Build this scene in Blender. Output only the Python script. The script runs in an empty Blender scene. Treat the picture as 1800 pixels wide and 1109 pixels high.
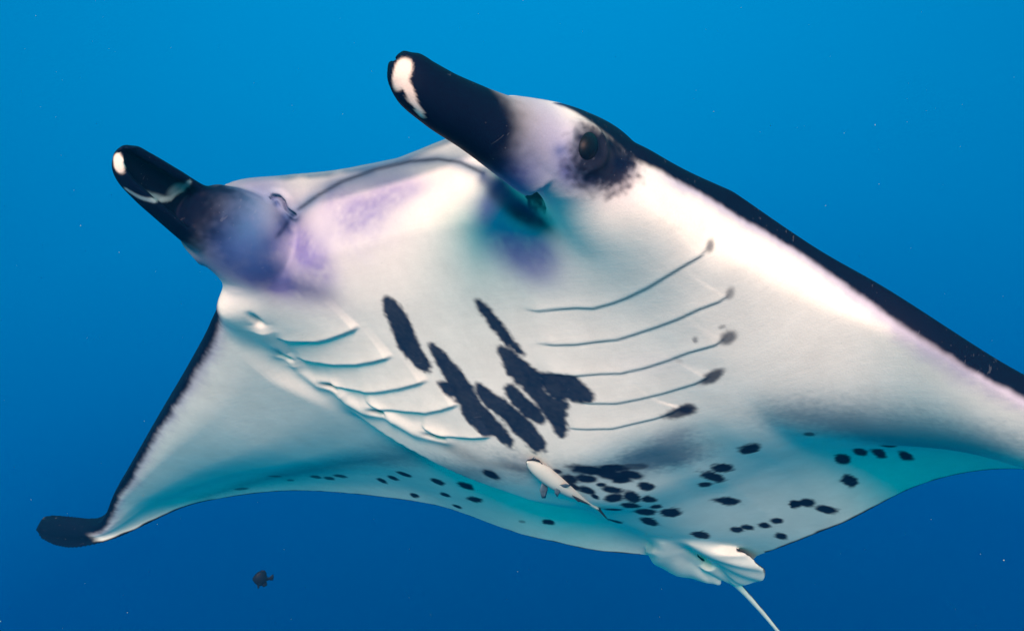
import bpy, math, random
import numpy as np
from mathutils import Matrix, Vector
S = bpy.context.scene

# ---------------------------------------------------------------- camera
cam_d = bpy.data.cameras.new('camera'); cam = bpy.data.objects.new('camera', cam_d)
S.collection.objects.link(cam); S.camera = cam
cam_d.sensor_width = 36; cam_d.lens = 36*1500/1800; cam_d.clip_start = .02; cam_d.clip_end = 500
CAM_PITCH = math.radians(0)
cam.location = (0, 0, 0); cam.rotation_euler = (math.radians(90)+CAM_PITCH, 0, 0)
S.render.resolution_x, S.render.resolution_y = 1024, 630

# ---------------------------------------------------------------- light
STROBE_DIR = Vector((-.05, -.88, .445)).normalized()      # towards the key lamp
S.view_settings.view_transform = 'Standard'; S.view_settings.look = 'None'
S.view_settings.exposure = 0.62; S.view_settings.gamma = 1
strobe_sun_d = bpy.data.lights.new('strobe_sun', 'SUN'); strobe_sun_d.energy = 5.0; strobe_sun_d.angle = math.radians(20)  # directional lamp behind the camera, stands in for its strobes
strobe_sun_d.color = (1.0, .565, .47)
strobe_sun = bpy.data.objects.new('strobe_sun', strobe_sun_d); S.collection.objects.link(strobe_sun)
strobe_sun.rotation_euler = STROBE_DIR.to_track_quat('Z', 'Y').to_euler()
W = bpy.data.worlds.new('World'); S.world = W; W.use_nodes = True
nt = W.node_tree; nt.nodes.clear()
wo = nt.nodes.new('ShaderNodeOutputWorld'); bg = nt.nodes.new('ShaderNodeBackground')
nt.links.new(bg.outputs[0], wo.inputs[0])
tc = nt.nodes.new('ShaderNodeTexCoord'); dot = nt.nodes.new('ShaderNodeVectorMath'); dot.operation = 'DOT_PRODUCT'
nt.links.new(tc.outputs['Generated'], dot.inputs[0])
GR = Vector((-.06, -.60, .80)).normalized(); dot.inputs[1].default_value = GR
mr = nt.nodes.new('ShaderNodeMapRange'); mr.inputs['From Min'].default_value = -1; mr.inputs['From Max'].default_value = 1
nt.links.new(dot.outputs['Value'], mr.inputs['Value'])
cr = nt.nodes.new('ShaderNodeValToRGB'); nt.links.new(mr.outputs[0], cr.inputs[0]); nt.links.new(cr.outputs[0], bg.inputs[0])
el = cr.color_ramp.elements
stops = [(0.0, (0,.012,.11)), (.08, (0,.016,.14)), (.15, (0,.024,.18)), (.21, (0,.062,.27)), (.27, (0,.092,.32)), (.39, (0,.125,.37)), (.47, (0,.36,.43)), (.6, (0,.56,.53)), (1, (.0,.64,.58))]  # teal stops lie out of view, added to light the belly
el[0].position = 0; el[0].color = stops[0][1]+(1,); el[1].position = 1; el[1].color = stops[-1][1]+(1,)
for p, c in stops[1:-1]:
    e = el.new(p); e.color = c+(1,)
# wide glow of the surface, high up ahead
gl = nt.nodes.new('ShaderNodeVectorMath'); gl.operation = 'DOT_PRODUCT'; gl.inputs[1].default_value = Vector((0, .85, .53)).normalized()
nt.links.new(tc.outputs['Generated'], gl.inputs[0])
mx0 = nt.nodes.new('ShaderNodeMath'); mx0.operation = 'MAXIMUM'; mx0.inputs[1].default_value = 0; nt.links.new(gl.outputs['Value'], mx0.inputs[0])
pw = nt.nodes.new('ShaderNodeMath'); pw.operation = 'POWER'; pw.inputs[1].default_value = 4; nt.links.new(mx0.outputs[0], pw.inputs[0])
gc = nt.nodes.new('ShaderNodeVectorMath'); gc.operation = 'SCALE'; gc.inputs[0].default_value = (0,.135,.245); nt.links.new(pw.outputs[0], gc.inputs['Scale'])
ad_ = nt.nodes.new('ShaderNodeVectorMath'); ad_.operation = 'ADD'; nt.links.new(cr.outputs[0], ad_.inputs[0]); nt.links.new(gc.outputs[0], ad_.inputs[1])
nt.links.new(ad_.outputs[0], bg.inputs[0])
bg.inputs[1].default_value = 0.70
S.cycles.use_denoising = True

# ---------------------------------------------------------------- pose of the manta (body frame -> world)
R_ = np.array([[-0.503576697628443, 0.8255463293124784, 0.2551058441754509], [-0.6013442826308699, -0.12241276863772223, -0.7897799985514645], [-0.6208128247328609, -0.5506018273063875, 0.5580817829570974]])
T_ = np.array([0.11605540262626646, 0.16906323590544056, 1.7575155985511135])
U_, _, V_ = np.linalg.svd(R_); R_ = U_@V_
C_ = np.array([[1,0,0],[0,0,1],[0,-1,0]])
RW = C_@R_; TW = C_@T_
MW = Matrix([list(RW[i])+[TW[i]] for i in range(3)]+[[0,0,0,1]])
# ---------------------------------------------------------------- manta geometry (metres; x forward, y left, z dorsal)
def spl(xs, ys, q):
    """smooth monotone (pchip-like) interpolation"""
    xs = np.asarray(xs, float); ys = np.asarray(ys, float); q = np.clip(np.asarray(q, float), xs[0], xs[-1])
    h = np.diff(xs); d = np.diff(ys)/h
    m = np.zeros_like(ys); m[0] = d[0]; m[-1] = d[-1]
    for k in range(1, len(xs)-1):
        if d[k-1]*d[k] > 0:
            w1 = 2*h[k]+h[k-1]; w2 = h[k]+2*h[k-1]
            m[k] = (w1+w2)/(w1/d[k-1]+w2/d[k])
    i = np.clip(np.searchsorted(xs, q)-1, 0, len(h)-1); t = (q-xs[i])/h[i]
    return ((2*t**3-3*t**2+1)*ys[i]+(t**3-2*t**2+t)*h[i]*m[i]+(-2*t**3+3*t**2)*ys[i+1]+(t**3-t**2)*h[i]*m[i+1])
def sstep(a, b, x):
    t = np.clip((x-a)/(b-a), 0, 1); return t*t*(3-2*t)

# planform tables (|y| -> value) for the two wings: index 0 = left (+y), 1 = right (-y)
LEX = [((0,.1,.2,.27,.35,.43,.507,.62,.722,.812,1.2,1.75,1.9,2.0,2.05), (.603,.600,.600,.585,.585,.590,.42,.243,.172,.046,-.13,-.31,-.33,-.35,-.36)),
       ((0,.1,.2,.27,.35,.43,.55,.75,1.0,1.2,1.5,1.75,1.9,2.0,2.05), (.603,.600,.600,.585,.575,.560,.485,.375,.244,.138,-.02,-.145,-.115,-.105,-.13))]
LEZ = [((0,.1,.2,.27,.43,.507,.62,.722,.812,1.2,1.75,1.9,2.0,2.05), (.072,.056,.008,-.030,-.03,.01,.012,-.05,-.07,-.22,-.36,-.35,-.33,-.35)),
       ((0,.1,.15,.2,.27,.35,.43,.75,1.2,1.5,1.75,1.9,2.0,2.05), (.072,.066,.060,.045,.015,-.025,-.06,-.09,-.13,-.175,-.225,-.228,-.225,-.25))]
TEX = [((0,.08,.14,.27,.4,.6,.77,1.1,1.5,1.75,1.9,2.0,2.05), (-.90,-.86,-.78,-.655,-.563,-.48,-.40,-.36,-.37,-.38,-.39,-.38,-.37)),
       ((0,.08,.14,.27,.4,.75,1.1,1.5,1.75,1.9,2.0,2.05), (-.90,-.86,-.78,-.68,-.60,-.495,-.375,-.285,-.205,-.175,-.15,-.14))]
TEZ = [((0,.14,.4,.6,.77,1.1,1.5,1.75,1.9,2.0,2.05), (.02,-.012,0,.065,.04,-.08,-.26,-.37,-.41,-.40,-.37)),
       ((0,.14,.4,.75,1.1,1.5,1.75,1.9,2.0,2.05), (.02,-.02,-.035,.02,0,-.085,-.265,-.30,-.295,-.26))]
def soften(tab, sig=.035):
    """dense copy of a table, rounded off beyond the head"""
    g = np.linspace(0, 2.05, 411); v = spl(*tab, g); k = np.arange(-30, 31)*g[1]
    w = np.exp(-.5*(k/sig)**2); w /= w.sum()
    pad = np.concatenate([2*v[0]-v[30:0:-1], v, 2*v[-1]-v[-2:-32:-1]]); sm = np.convolve(pad, w, 'valid')
    b = sstep(.42, .50, g)*(1-sstep(1.9, 1.98, g))
    return g, v*(1-b)+sm*b
LEX, LEZ, TEX, TEZ = [[soften(t) for t in T] for T in (LEX, LEZ, TEX, TEZ)]
# body profiles along x
BX  = (-.95,-.8,-.57,-.3,-.1,.05,.2,.3,.4,.47,.53,.57,.593,.608)
BZV = (.020,.012,-.045,-.112,-.182,-.198,-.170,-.140,-.107,-.082,-.052,-.020,.022,.072)
BZD = (.03,.05,.09,.13,.155,.165,.17,.165,.15,.13,.10,.085,.08,.078)
WBX = (-.9,-.5,-.3,-.1,.0,.066,.14,.24,.34,.45,.6)
WBY = (.12,.15,.17,.20,.25,.30,.385,.45,.48,.475,.44)

HVL = soften(((0,.3,.5,.65,.8,1.2,1.75,2.05), (.09,.10,.116,.112,.084,.05,.015,.007)), .06)
def shell():
    na, ns = 230, 150
    t = np.linspace(0, 1, na); a = 2.05*(1-(1-t)**1.15)
    a = np.concatenate([a[:-1]])          # outermost column closes with the tip
    y = np.concatenate([-a[:0:-1], a])
    s = .5-.5*np.cos(np.pi*np.linspace(0, 1, ns))
    V = np.zeros((len(y), ns, 3)); D = np.zeros_like(V)
    for i, yy in enumerate(y):
        k = 0 if yy >= 0 else 1; aa = abs(yy)
        bl = .5 if aa < 1e-9 else None
        def ev(tab):
            if aa < .02: return .5*(np.interp(aa, *tab[0])+np.interp(aa, *tab[1]))
            return np.interp(aa, *tab[k])
        lx, lz, tx, tz = ev(LEX), ev(LEZ), ev(TEX), ev(TEZ)
        x = lx+(tx-lx)*s
        end = np.sqrt(np.clip(1-((aa-1.88)/.17)**2, 0, 1)) if aa > 1.88 else 1.0
        mx = .5*(lx+tx); mz = .5*(lz+tz)
        lx = mx+(lx-mx)*end; tx = mx+(tx-mx)*end; lz = mz+(lz-mz)*end; tz = mz+(tz-mz)*end
        x = lx+(tx-lx)*s; base = lz+(tz-lz)*s
        # wing section: rounded leading edge, fleshy front, thin hollow rear
        hv = (spl((.3,.5,.65,.8,1.2,1.75,2.05), (.06,.07,.095,.10,.06,.015,.007), aa) if k == 0 else spl((.3,.5,.8,1.2,1.75,2.05), (.05,.05,.07,.05,.014,.007), aa))*(.35+.65*end)
        hv = hv if k else float(np.interp(aa, *HVL))*(.35+.65*end)
        hd = spl((.3,.5,.8,1.2,1.75,2.05), (.09,.055,.03,.02,.012,.007) if k else (.07,.030,.022,.02,.012,.007), aa)*(.35+.65*end)
        rim = np.minimum(1, np.sqrt(np.clip(s/.02, 0, 1)*(2-np.clip(s/.02, 0, 1))))
        rimt = np.sqrt(np.clip((1-s)/.008, 0, 1)*(2-np.clip((1-s)/.008, 0, 1)))
        fl = spl((0,.04,.15,.3,.45,.6,.75,.88,1), (.42,.62,.92,1,.80,.36,.05,-.06,.0), s) if k else spl((0,.05,.1,.2,.3,.38,.46,.54,.62,.70,.8,.9,1), (.30,.45,.58,.80,.95,1.0,.95,.78,.50,.22,.04,.0,.0), s)
        fd = spl((0,.04,.15,.3,.5,.75,1), (.15,.3,.65,1,.75,.3,.0), s)
        edge = .0055+.004*(1-s)
        zv = base-(hv*fl+edge)*rim*rimt
        zd = base+(hd*fd+edge)*rim*rimt
        # body section
        wb = spl(WBX, WBY, x)
        zb = spl(BX, BZV, x)+spl((-.9,-.3,.1,.3,.4,.48,.56,.6),(.3,.5,.35,.24,.05,-.22,-.5,-.5) if k else (.3,.5,.30,.08,-.08,-.28,-.5,-.5), x)*aa**2*np.where(aa < .5, 1, 1)
        zbd = spl(BX, BZD, x)-.35*aa**2
        rs = 1-sstep(-.22, .04, x)      # the edge of the chest is crisp, the rear runs out softly
        w = 1-(sstep(0, 1, (aa-wb+.045+.08*rs)/(.095+.20*rs)) if k else sstep(0, 1, (aa-wb+np.minimum(.22, wb-.04))/(.26+np.minimum(.22, wb-.04))))
        wd = 1-sstep(-.25, .25, aa-wb)
        front = lz+0*s
        zv = zv*(1-w)+zb*w
        zd = np.maximum(zd*(1-wd)+zbd*wd, zv+.008*rimt)
        if aa < .43:      # the lower lip: the throat folds in to the lip line
            f = np.clip(s/.035, 0, 1); g = (1-f)**2*(1-sstep(.30, .43, aa))
            zv = zv*(1-g)+(lz-.008)*g
            md = np.clip((lx-x)/.10, 0, 1)
            zm = lz+.006-.014*md
            k2 = (1-sstep(.07, .13, lx-x))*(1-sstep(.22, .30, aa))
            zd = zd*(1-k2)+zm*k2
            zd = np.maximum(zd, zv+.012)
        V[i, :, 0] = x; V[i, :, 1] = yy; V[i, :, 2] = zv
        D[i, :, 0] = x; D[i, :, 1] = yy; D[i, :, 2] = zd
    # even out the underside of the left wing
    wy = (sstep(.36, .46, y)*(1-sstep(1.8, 1.95, y)))[:, None]*np.concatenate([np.zeros(8), np.linspace(0, 1, 10), np.ones(ns-30), np.linspace(1, 0, 12)])[None]
    for _ in range(60):
        Z = V[:, :, 2]; A = Z.copy(); A[1:-1, 1:-1] = .25*(Z[:-2, 1:-1]+Z[2:, 1:-1]+Z[1:-1, :-2]+Z[1:-1, 2:])
        V[:, :, 2] = Z+wy*(A-Z)
    n, m = V.shape[:2]
    verts = np.concatenate([V.reshape(-1, 3), D.reshape(-1, 3)])
    I = np.arange(n*m).reshape(n, m); J = I+n*m
    q = lambda A: np.stack([A[:-1,:-1].ravel(), A[1:,:-1].ravel(), A[1:,1:].ravel(), A[:-1,1:].ravel()], 1)
    faces = [q(I)[:, ::-1], q(J)]
    for (A0, B0) in ((I[:,0], J[:,0]), (J[:,-1], I[:,-1]), (J[0,:], I[0,:]), (I[-1,:], J[-1,:])):
        faces.append(np.stack([A0[:-1], A0[1:], B0[1:], B0[:-1]], 1))
    return verts, np.concatenate(faces)

def sweep(sections):
    """sections: list of (n,3) closed rings with equal n; ends capped"""
    n = len(sections[0]); v = np.concatenate(sections); f = []
    for k in range(len(sections)-1):
        for j in range(n):
            j2 = (j+1) % n
            f.append((k*n+j, k*n+j2, (k+1)*n+j2, (k+1)*n+j))
    f.append(tuple(range(n))[::-1]); o = (len(sections)-1)*n; f.append(tuple(range(o, o+n)))
    return v, f

def path_frames(P, up=(0,0,1)):
    P = np.asarray(P, float); T = np.gradient(P, axis=0); T /= np.linalg.norm(T, axis=1)[:, None]
    S = np.cross(np.asarray(up, float)[None], T); S /= np.linalg.norm(S, axis=1)[:, None]
    U = np.cross(T, S); return T, S, U

def resamp(tab, n):
    tab = np.asarray(tab, float); q = np.linspace(0, len(tab)-1, n); k = np.arange(len(tab))
    out = np.zeros((n, tab.shape[1]))
    for c in range(tab.shape[1]): out[:, c] = spl(k, tab[:, c], q)
    return out

def tube(tab, n=40, ring=32, up=(0,0,1), power=2.0):
    """tab rows: x y z ra rb (ra sideways, rb along up)"""
    t = resamp(tab, n); T, S, U = path_frames(t[:, :3], up)
    th = np.linspace(0, 2*np.pi, ring, endpoint=False); c, s_ = np.cos(th), np.sin(th)
    c = np.sign(c)*abs(c)**(2/power); s_ = np.sign(s_)*abs(s_)**(2/power)
    return sweep([t[i, :3]+t[i, 3]*c[:, None]*S[i]+t[i, 4]*s_[:, None]*U[i] for i in range(n)])

def cheek(side):
    """solid side of the head, from the shoulder to the root of the horn"""
    tab = [(.28,.28,.06,.03,.03),(.42,.335,.0,.075,.08),(.50,.348,-.022,.080,.088),(.57,.35,-.030,.073,.082),(.63,.345,-.046,.058,.070),(.69,.325,-.068,.046,.055),(.73,.308,-.083,.034,.042),(.76,.298,-.09,.012,.015)]
    if side < 0:
        tab = [(.30,.28,.08,.03,.03),(.44,.33,.035,.07,.07),(.56,.350,-.012,.092,.090),(.63,.352,-.022,.092,.080),(.68,.354,-.032,.074,.064),(.715,.356,-.040,.052,.050),(.735,.355,-.042,.012,.015)]
    tab = np.array(tab); tab[:, 1] *= side
    return tube(tab, 40, 40)

def brow():
    return tube([(.50,.33,.02,.05,.045),(.60,.315,.008,.048,.044),(.66,.295,-.006,.042,.038),(.70,.272,-.018,.032,.028),(.725,.258,-.026,.010,.010)], 30, 30)

def horn(side):
    """cephalic fin: a sheet rolled into a C, open towards the middle"""
    if side > 0:
        tab = [(.66,.325,-.062,.050,.062),(.71,.31,-.078,.043,.052),(.76,.295,-.094,.036,.043),(.81,.283,-.112,.031,.038),(.845,.275,-.119,.028,.034),(.865,.272,-.119,.023,.028),(.882,.270,-.117,.011,.013)]
        c0 = math.radians(172); op = 42
    else:
        tab = [(.66,.365,-.032,.052,.058),(.71,.360,-.044,.047,.054),(.76,.352,-.056,.040,.049),(.81,.345,-.067,.036,.043),(.845,.34,-.073,.031,.037),(.865,.335,-.074,.025,.030),(.882,.332,-.073,.011,.013)]
        c0 = math.radians(186); op = 52
    tab = np.array(tab)
    t = resamp(tab, 46); T, S, U = path_frames(t[:, :3])
    secs = []
    na = 44
    for i in range(len(t)):
        half = math.radians(op)*(1-sstep(38, 45, i)*.6)
        # angle 0 = S (which points to +y for a forward path... ), opening centred on c0 (medial)
        ang = np.linspace(c0+half, c0+2*math.pi-half, na)
        th = .017
        grow = 1+.10*np.linspace(-1, 1, na)*(-1)
        edge = np.ones(na)
        edge[:5] = np.sqrt(np.linspace(.5, 1, 5)); edge[-5:] = edge[:5][::-1]
        ro = lambda off: np.stack([(t[i,3]*grow+off*edge)*np.cos(ang), (t[i,4]*grow+off*edge)*np.sin(ang)], 1)
        outer = ro(0.0); inn = ro(-min(th, .7*t[i,3]))[::-1]
        c2 = np.concatenate([outer, inn])
        secs.append(t[i,:3]+c2[:, :1]*S[i]+c2[:, 1:]*U[i])
    v, f = sweep(secs)
    v = v.copy(); v[:, 1] *= side
    if side < 0: f = [tuple(reversed(q)) for q in f]
    return v, f

def upper_head():
    """upper jaw and roof of the head: a slab whose front edge overhangs the lower lip"""
    ny, ns = 61, 40
    y = np.linspace(-.385, .25, ny); V = np.zeros((ny, ns, 3)); D = V.copy()
    for i, yy in enumerate(y):
        a = abs(yy)
        fx = spl((0,.12,.25,.35,.43), (.634,.642,.664,.70,.70), a)
        fz = spl((0,.12,.25,.35,.40), (.056,.060,.063,.036,.0), a)
        s = np.linspace(0, 1, ns)**1.5; x = fx-(fx-.2)*s
        thick = np.sqrt(np.clip(s/.05, 0, 1)*(2-np.clip(s/.05, 0, 1)))
        V[i, :, 0] = x; V[i, :, 1] = yy; V[i, :, 2] = fz+.012*s-.008*thick-spl((0,.10,.18,.27,.40), (.0,.008,.020,.045,.08), a)*sstep(0, 1, (fx-x)/.085)
        D[i, :, 0] = x; D[i, :, 1] = yy; D[i, :, 2] = fz+.010*thick+(.085-.3*a*a)*sstep(0, .8, s)
    n, m = ny, ns
    verts = np.concatenate([V.reshape(-1, 3), D.reshape(-1, 3)])
    I = np.arange(n*m).reshape(n, m); J = I+n*m
    q = lambda A: np.stack([A[:-1,:-1].ravel(), A[1:,:-1].ravel(), A[1:,1:].ravel(), A[:-1,1:].ravel()], 1)
    faces = [q(I)[:, ::-1], q(J)]
    for (A0, B0) in ((I[:,0], J[:,0]), (J[:,-1], I[:,-1]), (J[0,:], I[0,:]), (I[-1,:], J[-1,:])):
        faces.append(np.stack([A0[:-1], A0[1:], B0[1:], B0[:-1]], 1))
    return verts, np.concatenate(faces)

def pelvic(side):
    """pelvic fin: a small fan with a rounded hem"""
    root = np.array([(-.58,.03,-.044),(-.64,.035,-.030),(-.72,.035,-.010),(-.82,.03,.008)])
    tip = np.array([(-.70,.135,-.018),(-.80,.148,-.012),(-.895,.115,-.002),(-.945,.045,.004)])
    nr, nc = 24, 20
    r = resamp(root, nc); t = resamp(tip, nc); V = np.zeros((nc, nr, 3)); D = V.copy()
    u = np.linspace(0, 1, nr)
    for i in range(nc):
        p = r[i]+(t[i]-r[i])*u[:, None]
        rip = .0026*np.sin(i*.95)*u**.7
        th = .010*(1-u)**.7+.005
        V[i] = p; V[i,:,2] += rip-th-.008*np.sin(np.pi*u)
        D[i] = p; D[i,:,2] += rip+th
    V[:,:,1] *= side; D[:,:,1] *= side
    n, m = nc, nr
    verts = np.concatenate([V.reshape(-1, 3), D.reshape(-1, 3)])
    I = np.arange(n*m).reshape(n, m); J = I+n*m
    q = lambda A: np.stack([A[:-1,:-1].ravel(), A[1:,:-1].ravel(), A[1:,1:].ravel(), A[:-1,1:].ravel()], 1)
    faces = [q(I), q(J)[:, ::-1]]
    for (A0, B0) in ((I[:,0], J[:,0]), (J[:,-1], I[:,-1]), (J[0,:], I[0,:]), (I[-1,:], J[-1,:])):
        faces.append(np.stack([A0[:-1], B0[:-1], B0[1:], A0[1:]], 1))
    faces = np.concatenate(faces)
    if side < 0: faces = faces[:, ::-1]
    return verts, faces

def clasper(side):
    tab = np.array([(-.60,.02,-.038,.010,.006),(-.68,.028,-.022,.018,.009),(-.78,.032,-.004,.022,.010),(-.87,.032,.002,.021,.011),(-.935,.028,.002,.015,.009),(-.957,.026,.003,.004,.004)])
    tab[:, 1] *= side
    return tube(tab, 24, 20)

def tail():
    return tube([(-.80,0,.0,.03,.025),(-.92,.004,.012,.017,.015),(-1.0,.008,.02,.010,.010),(-1.15,.008,.026,.0075,.0075),(-1.4,.004,.03,.006,.006),(-1.7,.0,.02,.005,.005),(-1.95,-.01,.0,.004,.004)], 80, 14)
# ---------------------------------------------------------------- one continuous skin
def join(parts):
    vs, fs, o = [], [], 0
    for v, f in parts:
        vs.append(np.asarray(v)); fs += [tuple(int(k)+o for k in q) for q in f]; o += len(v)
    return np.concatenate(vs), fs
VOX = .0033
def skin():
    v, f = join([shell(), cheek(1), cheek(-1), horn(1), horn(-1), brow(), upper_head(), pelvic(1), pelvic(-1), clasper(1), clasper(-1), tail()])
    me = bpy.data.meshes.new('tmp'); me.from_pydata(v.tolist(), [], f); me.update()
    ob = bpy.data.objects.new('tmp', me); S.collection.objects.link(ob)
    md = ob.modifiers.new('r', 'REMESH'); md.mode = 'VOXEL'; md.voxel_size = VOX
    dg = bpy.context.evaluated_depsgraph_get()
    out = bpy.data.meshes.new_from_object(ob.evaluated_get(dg))
    bpy.data.objects.remove(ob); bpy.data.meshes.remove(me)
    return out
def taubin(co, ed, it, w=None):
    n = len(co); deg = np.bincount(ed.ravel(), minlength=n)[:, None].astype(float)
    for k in range(it):
        for lam in (.5, -.52):
            acc = np.zeros_like(co)
            for c in range(3):
                acc[:, c] = np.bincount(ed[:,0], co[ed[:,1], c], n)+np.bincount(ed[:,1], co[ed[:,0], c], n)
            d = acc/deg-co
            co = co+lam*(d if w is None else d*w)
    return co
me = skin()
n = len(me.vertices); co = np.empty(n*3); me.vertices.foreach_get('co', co); co = co.reshape(-1, 3)
ed = np.empty(len(me.edges)*2, np.int32); me.edges.foreach_get('vertices', ed); ed = ed.reshape(-1, 2)
print('skin verts', n)
co = taubin(co, ed, 5)
def blend(co, ed, spots, it):
    """even out the skin where body parts meet"""
    w = np.zeros(len(co))
    for (x, y, z, r) in spots:
        d = np.sqrt(((co-np.array((x, y, z)))**2).sum(1)); w = np.maximum(w, 1-sstep(.6*r, r, d))
    act = w > 0; e = ed[act[ed[:,0]] | act[ed[:,1]]]
    ids, inv = np.unique(e.ravel(), return_inverse=True); e = inv.reshape(-1, 2); n = len(ids); c0 = co[ids]; ww = .6*w[ids][:, None]
    deg = np.maximum(1, np.bincount(e.ravel(), minlength=n))[:, None]
    for k in range(it):
        acc = np.stack([np.bincount(e[:,0], c0[e[:,1], c], n)+np.bincount(e[:,1], c0[e[:,0], c], n) for c in range(3)], 1)
        c0 = c0+ww*(acc/deg-c0)
    co = co.copy(); co[ids] = c0
    return co
BL = [(.54,-.42,-.06,.15),(.50,-.40,-.07,.14),(.42,-.34,-.09,.12),(.50,.44,-.06,.13),(.44,.36,-.1,.13),(.55,.33,-.11,.07),(-.60,.03,-.04,.08),(-.60,-.03,-.04,.08)]
co = blend(co, ed, BL, 160)
co = blend(co, ed, [(-.66,0,-.02,.12)], 30)
co = blend(co, ed, [(-.80,0,.0,.22)], 10)
co = blend(co, ed, [(.615,.285,-.075,.055)], 80)
co = blend(co, ed, [(.72,-.36,-.04,.07),(.64,-.30,.0,.10),(.62,.33,.02,.10)], 30)
me.vertices.foreach_set('co', co.ravel()); me.update()
me.polygons.foreach_set('use_smooth', np.ones(len(me.polygons), bool))
root = bpy.data.objects.new('manta_ray', None); S.collection.objects.link(root); root.matrix_world = MW
root['label'] = 'huge white-bellied manta ray swimming towards the camera, seen from below'; root['category'] = 'manta ray'
body = bpy.data.objects.new('body', me); S.collection.objects.link(body); body.parent = root
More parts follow.
